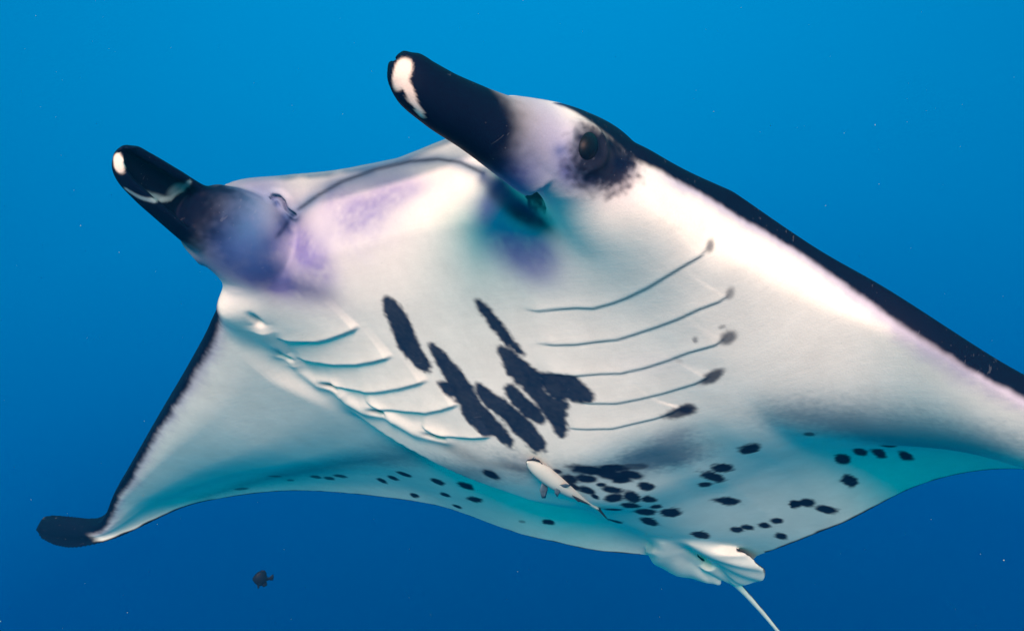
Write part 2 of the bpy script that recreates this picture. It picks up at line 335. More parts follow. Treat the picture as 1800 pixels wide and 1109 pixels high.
# ---------------------------------------------------------------- markings and painted-in shade of the skin, in body metres
POLYS = [
 ('A',0.0055,[(0.4695,-0.0915,-0.0837),(0.4504,-0.0763,-0.0903),(0.4281,-0.0707,-0.0977),(0.4025,-0.0768,-0.1059),(0.3718,-0.0809,-0.1158),(0.3397,-0.0806,-0.126),(0.3164,-0.0822,-0.1333),(0.3082,-0.1026,-0.135),(0.3209,-0.1129,-0.1306),(0.3455,-0.1232,-0.1227),(0.363,-0.1327,-0.1171),(0.3901,-0.1227,-0.1093),(0.4212,-0.115,-0.1),(0.4514,-0.1078,-0.0906)],(0.3034,-0.0136,-0.9522)),
 ('B',0.0055,[(0.3711,-0.054,-0.1165),(0.3539,-0.0398,-0.1223),(0.328,-0.0283,-0.1309),(0.2975,-0.0217,-0.1407),(0.2693,-0.0183,-0.1498),(0.2405,-0.015,-0.1589),(0.2205,-0.0116,-0.1647),(0.1937,-0.0025,-0.1715),(0.1669,0.002,-0.1782),(0.1398,0.0042,-0.1849),(0.1247,-0.0063,-0.1884),(0.1325,-0.0167,-0.1866),(0.155,-0.0287,-0.1809),(0.161,-0.0452,-0.179),(0.1804,-0.0591,-0.1737),(0.2024,-0.0664,-0.1681),(0.2235,-0.0665,-0.1626),(0.2384,-0.0604,-0.1585),(0.2537,-0.0716,-0.1534),(0.2687,-0.083,-0.1482),(0.2867,-0.0876,-0.1423),(0.2847,-0.0685,-0.1437),(0.2867,-0.0623,-0.1433),(0.3105,-0.0656,-0.1357),(0.3382,-0.0639,-0.127)],(0.2752,-0.0206,-0.9605)),
 ('C',0.0055,[(0.2776,-0.0065,-0.1472),(0.2717,0.0068,-0.1491),(0.2518,0.0196,-0.1554),(0.2357,0.0388,-0.1601),(0.2101,0.0483,-0.167),(0.1828,0.0614,-0.1733),(0.1611,0.0686,-0.1785),(0.1344,0.0689,-0.1849),(0.1155,0.063,-0.1892),(0.1058,0.0406,-0.1917),(0.1183,0.0307,-0.1895),(0.138,0.0293,-0.1851),(0.1604,0.0175,-0.1797),(0.1872,0.013,-0.173),(0.2145,-0.0006,-0.1663),(0.2351,-0.0083,-0.1605),(0.2546,-0.012,-0.1545)],(0.2516,0.013,-0.9668)),
 ('D',0.0055,[(0.4361,0.0828,-0.0959),(0.4257,0.0946,-0.0996),(0.4044,0.1005,-0.1064),(0.3785,0.1086,-0.1148),(0.3527,0.1125,-0.1229),(0.3345,0.1204,-0.1285),(0.3194,0.1192,-0.1331),(0.3249,0.1112,-0.1315),(0.3437,0.0992,-0.1258),(0.3683,0.0901,-0.118),(0.3963,0.0831,-0.1088),(0.4175,0.0791,-0.1018)],(0.301,-0.0062,-0.9535)),
 ('E',0.0055,[(0.3446,0.079,-0.1255),(0.3382,0.0954,-0.1275),(0.3239,0.1055,-0.1319),(0.3047,0.1174,-0.1375),(0.2854,0.1292,-0.143),(0.2774,0.1381,-0.1451),(0.2632,0.1269,-0.1498),(0.2407,0.1225,-0.1565),(0.2294,0.1363,-0.159),(0.222,0.1539,-0.1601),(0.207,0.1544,-0.1636),(0.189,0.1382,-0.1685),(0.1353,0.112,-0.1826),(0.1472,0.1032,-0.1804),(0.1736,0.1006,-0.1741),(0.1944,0.0998,-0.1692),(0.2201,0.0973,-0.1631),(0.2495,0.0899,-0.155),(0.2688,0.0819,-0.1492),(0.2878,0.0738,-0.1434),(0.3146,0.0744,-0.135)],(0.2668,0.0316,-0.9625)),
 ('F',0.0055,[(0.2804,0.1331,-0.1444),(0.28,0.1519,-0.1439),(0.2725,0.1732,-0.1453),(0.2675,0.1913,-0.146),(0.2526,0.1987,-0.1496),(0.2374,0.206,-0.153),(0.2226,0.2086,-0.1564),(0.2143,0.1997,-0.1589),(0.2133,0.183,-0.1603),(0.2208,0.1617,-0.1599),(0.2266,0.1392,-0.1597),(0.2449,0.1267,-0.1552),(0.2654,0.1272,-0.1491)],(0.2544,0.0493,-0.9653)),
 ('G',0.0055,[(0.2669,0.0586,-0.1502),(0.2628,0.0745,-0.1512),(0.2367,0.0791,-0.159),(0.2159,0.0908,-0.1644),(0.1898,0.0954,-0.1705),(0.1723,0.0902,-0.1749),(0.1766,0.0755,-0.1744),(0.1938,0.0617,-0.1707),(0.2203,0.0527,-0.1643),(0.2449,0.0473,-0.1572),(0.2587,0.049,-0.1529)],(0.2652,0.0249,-0.9634)),
 ('EYE',0.016,[(0.6756,0.3865,-0.0591),(0.6597,0.3931,-0.0329),(0.6356,0.4022,-0.0253),(0.6069,0.4135,-0.0239),(0.5859,0.4272,-0.0141),(0.5793,0.432,-0.0638),(0.5813,0.4119,-0.0833),(0.5978,0.3888,-0.0949),(0.6302,0.3754,-0.104),(0.6571,0.3739,-0.1014),(0.6694,0.3826,-0.0834)],(0.3904,0.7427,-0.2799)),
 ('PATCH',0.03,[(0.0566,0.184,-0.1742),(0.0658,0.2296,-0.1652),(0.0868,0.2574,-0.1628),(0.104,0.2827,-0.1586),(0.1006,0.3163,-0.1506),(0.0862,0.3278,-0.1465),(0.0537,0.3076,-0.1458),(0.0118,0.2939,-0.1409),(-0.0384,0.2844,-0.1323),(-0.0386,0.2583,-0.1396),(-0.0283,0.2246,-0.1484),(-0.0233,0.1884,-0.1585),(0.0063,0.1635,-0.17)],(-0.1554,0.2264,-0.96)),
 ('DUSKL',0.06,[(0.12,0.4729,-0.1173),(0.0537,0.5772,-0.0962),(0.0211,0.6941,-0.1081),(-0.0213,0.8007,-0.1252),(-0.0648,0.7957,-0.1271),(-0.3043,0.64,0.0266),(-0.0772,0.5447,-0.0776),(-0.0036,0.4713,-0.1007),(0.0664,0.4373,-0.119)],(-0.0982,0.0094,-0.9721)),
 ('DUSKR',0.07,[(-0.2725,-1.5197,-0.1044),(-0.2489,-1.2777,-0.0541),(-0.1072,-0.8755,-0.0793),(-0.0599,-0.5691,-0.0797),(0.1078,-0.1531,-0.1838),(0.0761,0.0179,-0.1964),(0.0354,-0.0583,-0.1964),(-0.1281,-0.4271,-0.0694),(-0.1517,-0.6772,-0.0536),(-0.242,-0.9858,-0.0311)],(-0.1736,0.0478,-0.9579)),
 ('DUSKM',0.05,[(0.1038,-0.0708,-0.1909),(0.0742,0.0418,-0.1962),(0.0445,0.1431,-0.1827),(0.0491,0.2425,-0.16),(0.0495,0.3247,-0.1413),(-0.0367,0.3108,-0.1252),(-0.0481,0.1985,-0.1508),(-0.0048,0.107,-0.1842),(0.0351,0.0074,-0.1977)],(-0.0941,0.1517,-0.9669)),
]
SPOTS = [
 ((-0.0556,0.374,-0.1054),(-0.0061,0.0189,0.0061),(-0.0302,-0.0095,0.0067),1.0,0.22),
 ((-0.1212,0.2979,-0.1046),(-0.019,0.0115,0.0102),(-0.0255,-0.0099,0.0045),1.0,0.22),
 ((-0.1557,0.2672,-0.1038),(-0.0479,0.0054,0.0169),(-0.023,-0.012,0.0027),1.0,0.22),
 ((-0.1943,0.2348,-0.0991),(-0.0122,0.01,0.0063),(-0.0203,-0.0082,0.0034),1.0,0.22),
 ((-0.3509,0.2212,-0.0536),(-0.022,0.0185,0.0097),(-0.0243,-0.0095,0.003),1.0,0.22),
 ((-0.0981,0.1602,-0.1529),(-0.0145,0.0093,0.0061),(-0.0162,-0.008,0.0005),1.0,0.22),
 ((-0.0345,0.1002,-0.182),(-0.0052,0.008,0.0026),(-0.009,-0.0045,0.0002),1.0,0.22),
 ((-0.0663,0.1049,-0.1759),(-0.0158,0.0135,0.0062),(-0.0151,-0.0081,0.0003),1.0,0.22),
 ((-0.1072,0.0888,-0.1729),(-0.0116,0.0152,0.0059),(-0.0232,-0.0116,0.0019),1.0,0.22),
 ((-0.1272,0.1184,-0.1601),(-0.0273,0.0048,0.009),(-0.0247,-0.0147,0.0023),1.0,0.22),
 ((-0.1764,0.1297,-0.1405),(-0.0255,0.0035,0.0087),(-0.0198,-0.0113,0.002),1.0,0.22),
 ((-0.1844,0.0855,-0.1496),(-0.0282,0.0074,0.0096),(-0.0225,-0.0128,0.0025),1.0,0.22),
 ((-0.2549,0.1067,-0.1162),(-0.0115,0.0091,0.0058),(-0.0188,-0.0086,0.0025),1.0,0.22),
 ((-0.3248,0.1055,-0.0941),(-0.0207,0.0156,0.009),(-0.0306,-0.014,0.0037),1.0,0.22),
 ((-0.2864,0.0668,-0.113),(-0.023,0.0126,0.0073),(-0.0311,-0.0167,0.0038),1.0,0.22),
 ((-0.3803,0.0305,-0.0898),(-0.0327,0.0071,0.0056),(-0.0302,-0.0192,0.0033),1.0,0.22),
 ((-0.2119,0.0324,-0.1449),(-0.0128,0.0149,0.0046),(-0.0238,-0.0129,0.0031),1.0,0.22),
 ((-0.409,-0.0747,-0.076),(0.0037,0.0244,-0.0034),(-0.0277,-0.0149,0.0031),1.0,0.22),
 ((-0.537,0.0878,-0.0473),(-0.0272,0.0118,0.0068),(-0.0268,-0.0133,0.0025),1.0,0.22),
 ((-0.5368,0.1735,-0.0318),(-0.0069,0.0129,0.0035),(-0.0187,-0.0067,0.0018),1.0,0.22),
 ((-0.5313,0.1987,-0.0281),(-0.0127,0.0116,0.0039),(-0.0159,-0.0064,0.0012),1.0,0.22),
 ((-0.5336,0.2382,-0.022),(-0.0068,0.0113,0.0022),(-0.0167,-0.006,0.0011),1.0,0.22),
 ((-0.5155,0.2728,-0.0191),(-0.0043,0.0128,0.0022),(-0.0164,-0.0052,0.0006),1.0,0.22),
 ((-0.6091,0.2525,-0.0129),(-0.0094,0.0126,0.0018),(-0.0194,-0.0073,0.0016),1.0,0.22),
 ((-0.5052,-0.3228,-0.0339),(-0.0081,0.0157,0.0015),(-0.0109,-0.0068,-0.0009),1.0,0.22),
 ((-0.4933,-0.3987,-0.0395),(-0.0029,0.0076,0.0003),(-0.0067,-0.0045,-0.0002),0.5,0.22),
 ((-0.4399,0.332,-0.0164),(-0.0028,0.0085,0.0014),(-0.017,-0.0051,0.0006),1.0,0.22),
 ((0.0295,0.1124,-0.1876),(-0.0264,0.0261,0.0109),(-0.0191,-0.0106,0.0007),1.0,0.22),
 ((-0.0087,0.1329,-0.1768),(-0.0286,0.0216,0.0098),(-0.0186,-0.0104,-0.0005),1.0,0.22),
 ((-0.0279,0.1611,-0.1657),(-0.0212,0.0142,0.0076),(-0.0165,-0.0089,0.0),1.0,0.22),
 ((-0.0386,0.1384,-0.1708),(-0.0133,0.0155,0.0068),(-0.0161,-0.0077,0.0003),1.0,0.22),
 ((0.0021,0.0902,-0.1888),(-0.0129,0.0158,0.0046),(-0.0151,-0.0085,-0.0001),1.0,0.22),
 ((0.0181,0.146,-0.1769),(-0.0221,0.0204,0.0087),(-0.0135,-0.0072,0.0002),1.0,0.22),
 ((-0.0028,0.1824,-0.1634),(-0.0151,0.02,0.0078),(-0.0113,-0.0052,0.0002),0.7,0.22),
 ((0.0104,0.0571,-0.1947),(-0.014,0.011,0.0024),(-0.0155,-0.0107,0.0003),1.0,0.22),
 ((-0.0479,0.0642,-0.1872),(-0.0189,0.0084,0.0039),(-0.0154,-0.0106,0.0008),1.0,0.22),
 ((-0.0217,0.0482,-0.1923),(-0.0189,0.0055,0.0027),(-0.0115,-0.0089,0.0008),1.0,0.22),
 ((0.0472,0.0515,-0.197),(-0.0058,0.0072,0.0003),(-0.0069,-0.0049,-0.0001),1.0,0.22),
 ((-0.0826,0.0631,-0.182),(-0.0138,0.0026,0.0026),(-0.0101,-0.0075,0.0006),1.0,0.22),
 ((0.0637,-0.0282,-0.1972),(-0.0139,0.0412,-0.0015),(-0.0114,-0.0081,-0.0003),0.45,0.8),
 ((-0.0352,0.4833,-0.0914),(-0.0043,0.0082,0.0015),(-0.0126,-0.004,0.003),0.8,0.22),
 ((-0.2724,0.4752,-0.0057),(-0.0196,0.0105,0.0074),(-0.0281,-0.009,0.0047),1.0,0.22),
 ((-0.249,0.5126,-0.0043),(-0.0304,0.0045,0.0089),(-0.0196,-0.0087,0.0035),1.0,0.22),
 ((-0.2842,0.5392,0.0121),(-0.0341,0.0058,0.0098),(-0.0221,-0.0093,0.0039),1.0,0.22),
 ((-0.2177,0.5707,-0.0127),(-0.0266,0.0083,0.007),(-0.0251,-0.0089,0.0058),1.0,0.22),
 ((-0.3289,0.5777,0.0304),(-0.0223,0.0092,0.0062),(-0.0213,-0.0068,0.0039),1.0,0.22),
 ((-0.3832,0.4606,0.007),(-0.0186,0.0125,0.0055),(-0.0213,-0.0075,-0.0007),1.0,0.22),
 ((-0.4434,0.3362,-0.0156),(-0.0039,0.0128,0.002),(-0.0176,-0.0052,0.0006),1.0,0.22),
 ((-0.4401,0.3604,-0.0129),(-0.0074,0.015,0.002),(-0.0216,-0.007,0.0005),1.0,0.22),
 ((-0.4818,0.3882,-0.0078),(-0.0141,0.018,0.0037),(-0.0198,-0.0066,-0.0006),1.0,0.22),
 ((-0.1989,-1.0673,-0.0506),(-0.0111,0.0129,0.0057),(-0.0115,-0.0122,0.001),0.7,0.22),
 ((-0.2628,-1.0775,-0.0285),(-0.0053,0.0099,0.0027),(-0.0104,-0.0106,0.0008),0.7,0.22),
 ((-0.2481,-0.9575,-0.0283),(-0.0112,0.0094,0.0035),(-0.0156,-0.0165,0.0013),0.85,0.22),
 ((-0.2724,-0.929,-0.0206),(-0.0112,0.0105,0.0033),(-0.0173,-0.0178,0.0015),0.9,0.22),
 ((-0.2508,-0.8654,-0.0254),(-0.0166,0.0096,0.0043),(-0.0153,-0.0161,0.0014),0.9,0.22),
 ((-0.3116,-0.763,-0.01),(-0.023,-0.0011,0.0033),(-0.0149,-0.0175,0.0013),1.0,0.22),
 ((-0.2782,-0.6921,-0.0208),(-0.0184,0.0043,0.0021),(-0.017,-0.0185,0.0018),1.0,0.22),
 ((-0.2244,-0.5994,-0.0417),(-0.0215,0.0067,0.002),(-0.0178,-0.019,0.0021),1.0,0.22),
 ((-0.2567,-0.5118,-0.0469),(-0.0159,0.0107,0.0005),(-0.0198,-0.0191,0.0023),1.0,0.22),
 ((-0.27,-0.4293,-0.052),(-0.0166,0.0142,0.0012),(-0.0187,-0.0163,0.0021),1.0,0.22),
 ((-0.4322,-0.7448,0.0083),(-0.0097,0.0094,0.0004),(-0.0161,-0.0155,0.0013),1.0,0.22),
 ((-0.3735,-0.5806,-0.0221),(-0.0012,0.0188,-0.0018),(-0.0207,-0.0168,0.0019),1.0,0.22),
 ((-0.3648,-0.4677,-0.041),(-0.0049,0.0234,-0.0016),(-0.0218,-0.017,0.0021),1.0,0.22),
 ((-0.4661,-0.6056,-0.0095),(-0.007,0.0137,-0.002),(-0.0149,-0.0134,0.0013),1.0,0.22),
 ((-0.2732,-1.2954,-0.0484),(-0.0094,0.0206,0.0069),(-0.0105,-0.011,0.0005),0.7,0.22),
 ((0.0331,-0.1098,-0.1931),(-0.0145,0.0129,-0.0005),(-0.0158,-0.0139,0.0017),1.0,0.22),
 ((0.1071,-0.1348,-0.1857),(-0.0316,0.044,-0.0098),(-0.0138,-0.0139,-0.0012),0.3,0.8),
 ((0.45,0.4871,-0.0851),(-0.0053,0.0037,0.0024),(-0.0059,-0.0031,-0.0074),0.7,0.5),
 ((0.3645,0.486,-0.1002),(-0.0056,0.0031,0.0009),(-0.0081,-0.0066,-0.0031),0.55,0.5),
 ((0.2854,0.457,-0.1162),(0.0047,0.013,0.0048),(-0.0112,0.001,-0.0005),0.8,0.4),
 ((0.2145,0.4083,-0.133),(0.0086,0.0213,0.0045),(-0.0126,-0.0,-0.0007),0.9,0.3),
 ((0.1454,0.3262,-0.1494),(-0.0022,0.0298,0.0053),(-0.0133,-0.0036,-0.0014),0.9,0.3),
 ((0.1515,0.3433,-0.1461),(-0.0016,0.0146,0.0023),(-0.0132,-0.0038,-0.0013),0.9,0.3),
 ((0.3016,0.413,-0.1252),(-0.0011,0.0036,0.0003),(-0.0057,-0.0021,-0.0008),0.6,0.4),
 ((0.3113,0.4563,-0.1145),(-0.0007,0.0043,0.0014),(-0.0034,-0.0005,-0.0004),0.5,0.4),
 ((0.2631,0.3719,-0.1332),(-0.0013,0.0058,0.0003),(-0.0046,-0.0018,-0.0007),0.25,0.6),
]
LINES = [
 ('L1',[(0.4054,0.1618,-0.1076),(0.3992,0.1853,-0.11),(0.3987,0.2053,-0.1107),(0.3984,0.225,-0.1115),(0.3977,0.2404,-0.1122),(0.3971,0.2556,-0.1129),(0.3947,0.2697,-0.114),(0.3923,0.2837,-0.115),(0.3953,0.3018,-0.1151),(0.3984,0.3197,-0.1153),(0.405,0.3443,-0.1157),(0.4104,0.3584,-0.1159),(0.4157,0.3724,-0.1161),(0.4207,0.3859,-0.1162),(0.4291,0.4045,-0.1155),(0.4362,0.422,-0.1138),(0.4403,0.4342,-0.1118),(0.4437,0.4458,-0.109),(0.4461,0.4568,-0.1055),(0.4476,0.4748,-0.0969),(0.4522,0.4846,-0.0873),(0.4552,0.4879,-0.0808)]),
 ('L2',[(0.3403,0.152,-0.1265),(0.3366,0.1688,-0.1275),(0.3327,0.1853,-0.1284),(0.3306,0.2045,-0.1287),(0.3285,0.2233,-0.1289),(0.3284,0.2409,-0.1286),(0.3283,0.2582,-0.1283),(0.3275,0.2768,-0.128),(0.3265,0.2951,-0.1276),(0.3292,0.311,-0.1265),(0.3319,0.3267,-0.1256),(0.3359,0.3463,-0.1244),(0.34,0.3656,-0.1235),(0.3449,0.3849,-0.1226),(0.3493,0.4036,-0.1213),(0.3548,0.4223,-0.1191),(0.3589,0.44,-0.1157),(0.3593,0.4543,-0.1118),(0.3589,0.468,-0.1073),(0.3621,0.4813,-0.1022),(0.3718,0.4906,-0.0978)]),
 ('L3',[(0.2795,0.1327,-0.1447),(0.2774,0.1548,-0.1446),(0.2729,0.1734,-0.1452),(0.2683,0.1917,-0.1457),(0.2671,0.2086,-0.1452),(0.2659,0.2252,-0.1446),(0.2645,0.2416,-0.144),(0.2621,0.258,-0.1434),(0.2595,0.274,-0.1427),(0.2603,0.2881,-0.1412),(0.2611,0.302,-0.1397),(0.2618,0.3158,-0.1383),(0.2649,0.3352,-0.1359),(0.2681,0.3544,-0.1338),(0.273,0.374,-0.1318),(0.2778,0.3932,-0.1298),(0.2794,0.408,-0.128),(0.2803,0.4223,-0.1258),(0.2804,0.436,-0.123),(0.286,0.4493,-0.1187),(0.2944,0.46,-0.1144)]),
 ('L4',[(0.2208,0.1617,-0.1599),(0.2145,0.1774,-0.1604),(0.208,0.1928,-0.1607),(0.205,0.2089,-0.1601),(0.2017,0.2247,-0.1592),(0.198,0.24,-0.158),(0.1982,0.2595,-0.1555),(0.1981,0.2785,-0.1528),(0.1984,0.2924,-0.1506),(0.1986,0.3061,-0.1484),(0.1989,0.3198,-0.1463),(0.2013,0.3389,-0.1434),(0.2039,0.358,-0.1406),(0.2068,0.3769,-0.1382),(0.2155,0.4011,-0.1342),(0.2277,0.4123,-0.1314)]),
 ('L5',[(0.16,0.1245,-0.1761),(0.1558,0.1439,-0.1758),(0.1514,0.163,-0.1753),(0.1491,0.1786,-0.1744),(0.1462,0.1936,-0.173),(0.1427,0.2082,-0.1714),(0.1434,0.2283,-0.1679),(0.1441,0.2482,-0.1644),(0.1444,0.2676,-0.1609),(0.1442,0.2865,-0.1572),(0.1463,0.3024,-0.1539),(0.1485,0.3182,-0.1507),(0.1586,0.3369,-0.1468),(0.1633,0.3369,-0.1464)]),
 ('R1',[(0.43,-0.397,-0.1036),(0.4131,-0.372,-0.1014),(0.409,-0.3517,-0.1015),(0.4052,-0.3312,-0.1018),(0.4018,-0.3104,-0.1024),(0.4038,-0.2795,-0.1029),(0.4096,-0.2407,-0.1025),(0.4146,-0.2092,-0.1016),(0.4224,-0.1861,-0.0999)]),
 ('R2',[(0.3563,-0.4179,-0.0955),(0.3491,-0.3982,-0.0981),(0.3425,-0.378,-0.101),(0.3388,-0.3488,-0.1052),(0.3351,-0.3201,-0.1092),(0.3352,-0.289,-0.1127),(0.3349,-0.259,-0.1159),(0.3379,-0.2332,-0.1176),(0.3405,-0.2083,-0.1191),(0.3463,-0.1708,-0.1201),(0.3509,-0.1514,-0.1198)]),
 ('R3',[(0.2812,-0.3804,-0.109),(0.2747,-0.3588,-0.1145),(0.2681,-0.3376,-0.1199),(0.2661,-0.3132,-0.1246),(0.2638,-0.2896,-0.1291),(0.2661,-0.2509,-0.134),(0.2714,-0.2175,-0.1367),(0.2758,-0.1858,-0.1388),(0.2808,-0.1603,-0.1396),(0.2853,-0.1356,-0.14),(0.2937,-0.1013,-0.1395)]),
 ('R4',[(0.2363,-0.3108,-0.1325),(0.2299,-0.2903,-0.1376),(0.2232,-0.2703,-0.1425),(0.2215,-0.2411,-0.1473),(0.2192,-0.2131,-0.1516),(0.2188,-0.1846,-0.1551),(0.2178,-0.1572,-0.1581),(0.2219,-0.1327,-0.1591),(0.2256,-0.1091,-0.1598),(0.2318,-0.0846,-0.1594),(0.2374,-0.0609,-0.1588)]),
 ('R5',[(0.1831,-0.1918,-0.1625),(0.1741,-0.1751,-0.1666),(0.1651,-0.1585,-0.1705),(0.1605,-0.1353,-0.1739),(0.1556,-0.1128,-0.1769),(0.1546,-0.0936,-0.1784),(0.1532,-0.075,-0.1798),(0.1544,-0.0552,-0.1803),(0.1553,-0.036,-0.1807)]),
 ('lip',[(0.6068,-0.2555,0.0245),(0.6085,-0.2363,0.0328),(0.6112,-0.2159,0.0399),(0.6147,-0.194,0.0455),(0.6171,-0.1743,0.0484),(0.6202,-0.1539,0.0503),(0.6237,-0.1329,0.0514),(0.6248,-0.1117,0.0516),(0.6259,-0.0906,0.0517),(0.6272,-0.0698,0.0517),(0.6284,-0.0493,0.0516),(0.6277,-0.0304,0.0511),(0.6271,-0.0119,0.0507),(0.6263,0.0063,0.0504),(0.6254,0.0239,0.0504),(0.6219,0.0415,0.0501),(0.6183,0.0587,0.0501),(0.6146,0.0756,0.0502),(0.606,0.0929,0.0496),(0.6001,0.1133,0.0452),(0.5968,0.1298,0.0351),(0.5937,0.146,0.0251),(0.5911,0.1623,0.0147)]),
 ('fold',[(0.5876,0.1618,0.0097),(0.5829,0.1799,-0.0053),(0.5782,0.1974,-0.0197),(0.5737,0.2139,-0.032),(0.5684,0.2293,-0.043),(0.5635,0.2442,-0.0522),(0.5586,0.2587,-0.0611),(0.5546,0.2722,-0.0689),(0.5538,0.2882,-0.0801)]),
 ('foldR',[(0.6107,-0.2648,-0.0459),(0.6084,-0.2605,-0.0272),(0.6034,-0.2626,0.0054),(0.6061,-0.2523,0.0256)]),
 ('edgeR1',[(0.5773,-0.374,-0.0996),(0.5599,-0.3788,-0.1026),(0.5443,-0.38,-0.1079),(0.5294,-0.3799,-0.1115),(0.5125,-0.3829,-0.1133),(0.4847,-0.3886,-0.1117)]),
 ('edgeR2',[(0.4782,-0.3925,-0.1114),(0.4523,-0.4056,-0.1084),(0.4234,-0.4227,-0.1031),(0.397,-0.4365,-0.0982),(0.3711,-0.4487,-0.0943),(0.3561,-0.4386,-0.0929)]),
 ('edgeR3',[(0.3521,-0.4428,-0.0923),(0.3285,-0.4469,-0.0915),(0.3073,-0.4468,-0.0932),(0.2892,-0.4395,-0.0965),(0.2722,-0.4306,-0.1008),(0.2707,-0.4037,-0.1064),(0.2697,-0.3767,-0.1121)]),
 ('edgeR4',[(0.2629,-0.3825,-0.1124),(0.2456,-0.3767,-0.1174),(0.2282,-0.3708,-0.1225),(0.2183,-0.3552,-0.1278),(0.2083,-0.34,-0.133),(0.2098,-0.3092,-0.1388),(0.2104,-0.28,-0.1438)]),
 ('edgeR5',[(0.2046,-0.2782,-0.1453),(0.194,-0.2644,-0.1498),(0.1836,-0.2507,-0.1543),(0.1731,-0.237,-0.1587),(0.1627,-0.2234,-0.1631),(0.1601,-0.1997,-0.167),(0.1571,-0.1768,-0.1705),(0.1538,-0.1547,-0.1737)]),
 ('rimR',[(0.8351,-0.3445,-0.1128),(0.8139,-0.3371,-0.1123),(0.7962,-0.3264,-0.106),(0.7682,-0.3731,-0.0636),(0.7563,-0.3756,-0.0488),(0.7516,-0.3655,-0.0277),(0.7634,-0.3317,-0.0285)]),
 ('nostril',[(0.6436,-0.2806,0.029),(0.6436,-0.277,0.038),(0.6381,-0.2683,0.0395),(0.6288,-0.263,0.0355),(0.6179,-0.2628,0.0273),(0.6097,-0.2576,0.0251),(0.6034,-0.2525,0.024)]),
 ('bandL',[(0.6293,0.4056,-0.0318),(0.6177,0.41,-0.0315),(0.6056,0.4142,-0.0306),(0.5935,0.4218,-0.0337),(0.5838,0.4312,-0.0399),(0.5718,0.4416,-0.0396),(0.5569,0.4502,-0.0359),(0.5448,0.4557,-0.0338),(0.5321,0.461,-0.0311),(0.5192,0.4663,-0.0283),(0.5071,0.4714,-0.0252),(0.495,0.4765,-0.0223),(0.4829,0.4819,-0.0196),(0.471,0.4873,-0.0171),(0.4588,0.4931,-0.0162),(0.4466,0.4989,-0.0153),(0.4343,0.5047,-0.0145),(0.4219,0.5106,-0.0136),(0.4096,0.5165,-0.0117),(0.3975,0.5226,-0.01),(0.3854,0.5288,-0.0085),(0.3733,0.5351,-0.0071),(0.3615,0.5416,-0.006),(0.3498,0.5482,-0.005),(0.3383,0.5549,-0.0043),(0.327,0.5618,-0.0039),(0.3158,0.5689,-0.0055),(0.3048,0.5761,-0.0074),(0.2943,0.5835,-0.0096),(0.2841,0.591,-0.0122),(0.2742,0.5986,-0.015),(0.2645,0.6063,-0.0181),(0.2551,0.6141,-0.0214),(0.2462,0.622,-0.025),(0.2375,0.6299,-0.0294),(0.2294,0.638,-0.034),(0.2217,0.6461,-0.039),(0.2144,0.6543,-0.0444),(0.2074,0.6625,-0.0499),(0.2005,0.6707,-0.0554),(0.1935,0.6788,-0.0607),(0.1863,0.6868,-0.0659),(0.1794,0.6949,-0.07),(0.1722,0.7028,-0.0738),(0.1647,0.7107,-0.0774),(0.1568,0.7185,-0.0806),(0.1486,0.7262,-0.0836),(0.1401,0.7338,-0.0864),(0.1311,0.7414,-0.0888),(0.1218,0.749,-0.091),(0.112,0.7573,-0.0928),(0.102,0.7655,-0.0945),(0.0918,0.7738,-0.0961),(0.0817,0.7821,-0.0977),(0.0717,0.7904,-0.0994),(0.0621,0.7987,-0.1014),(0.0528,0.8071,-0.1036)]),
]
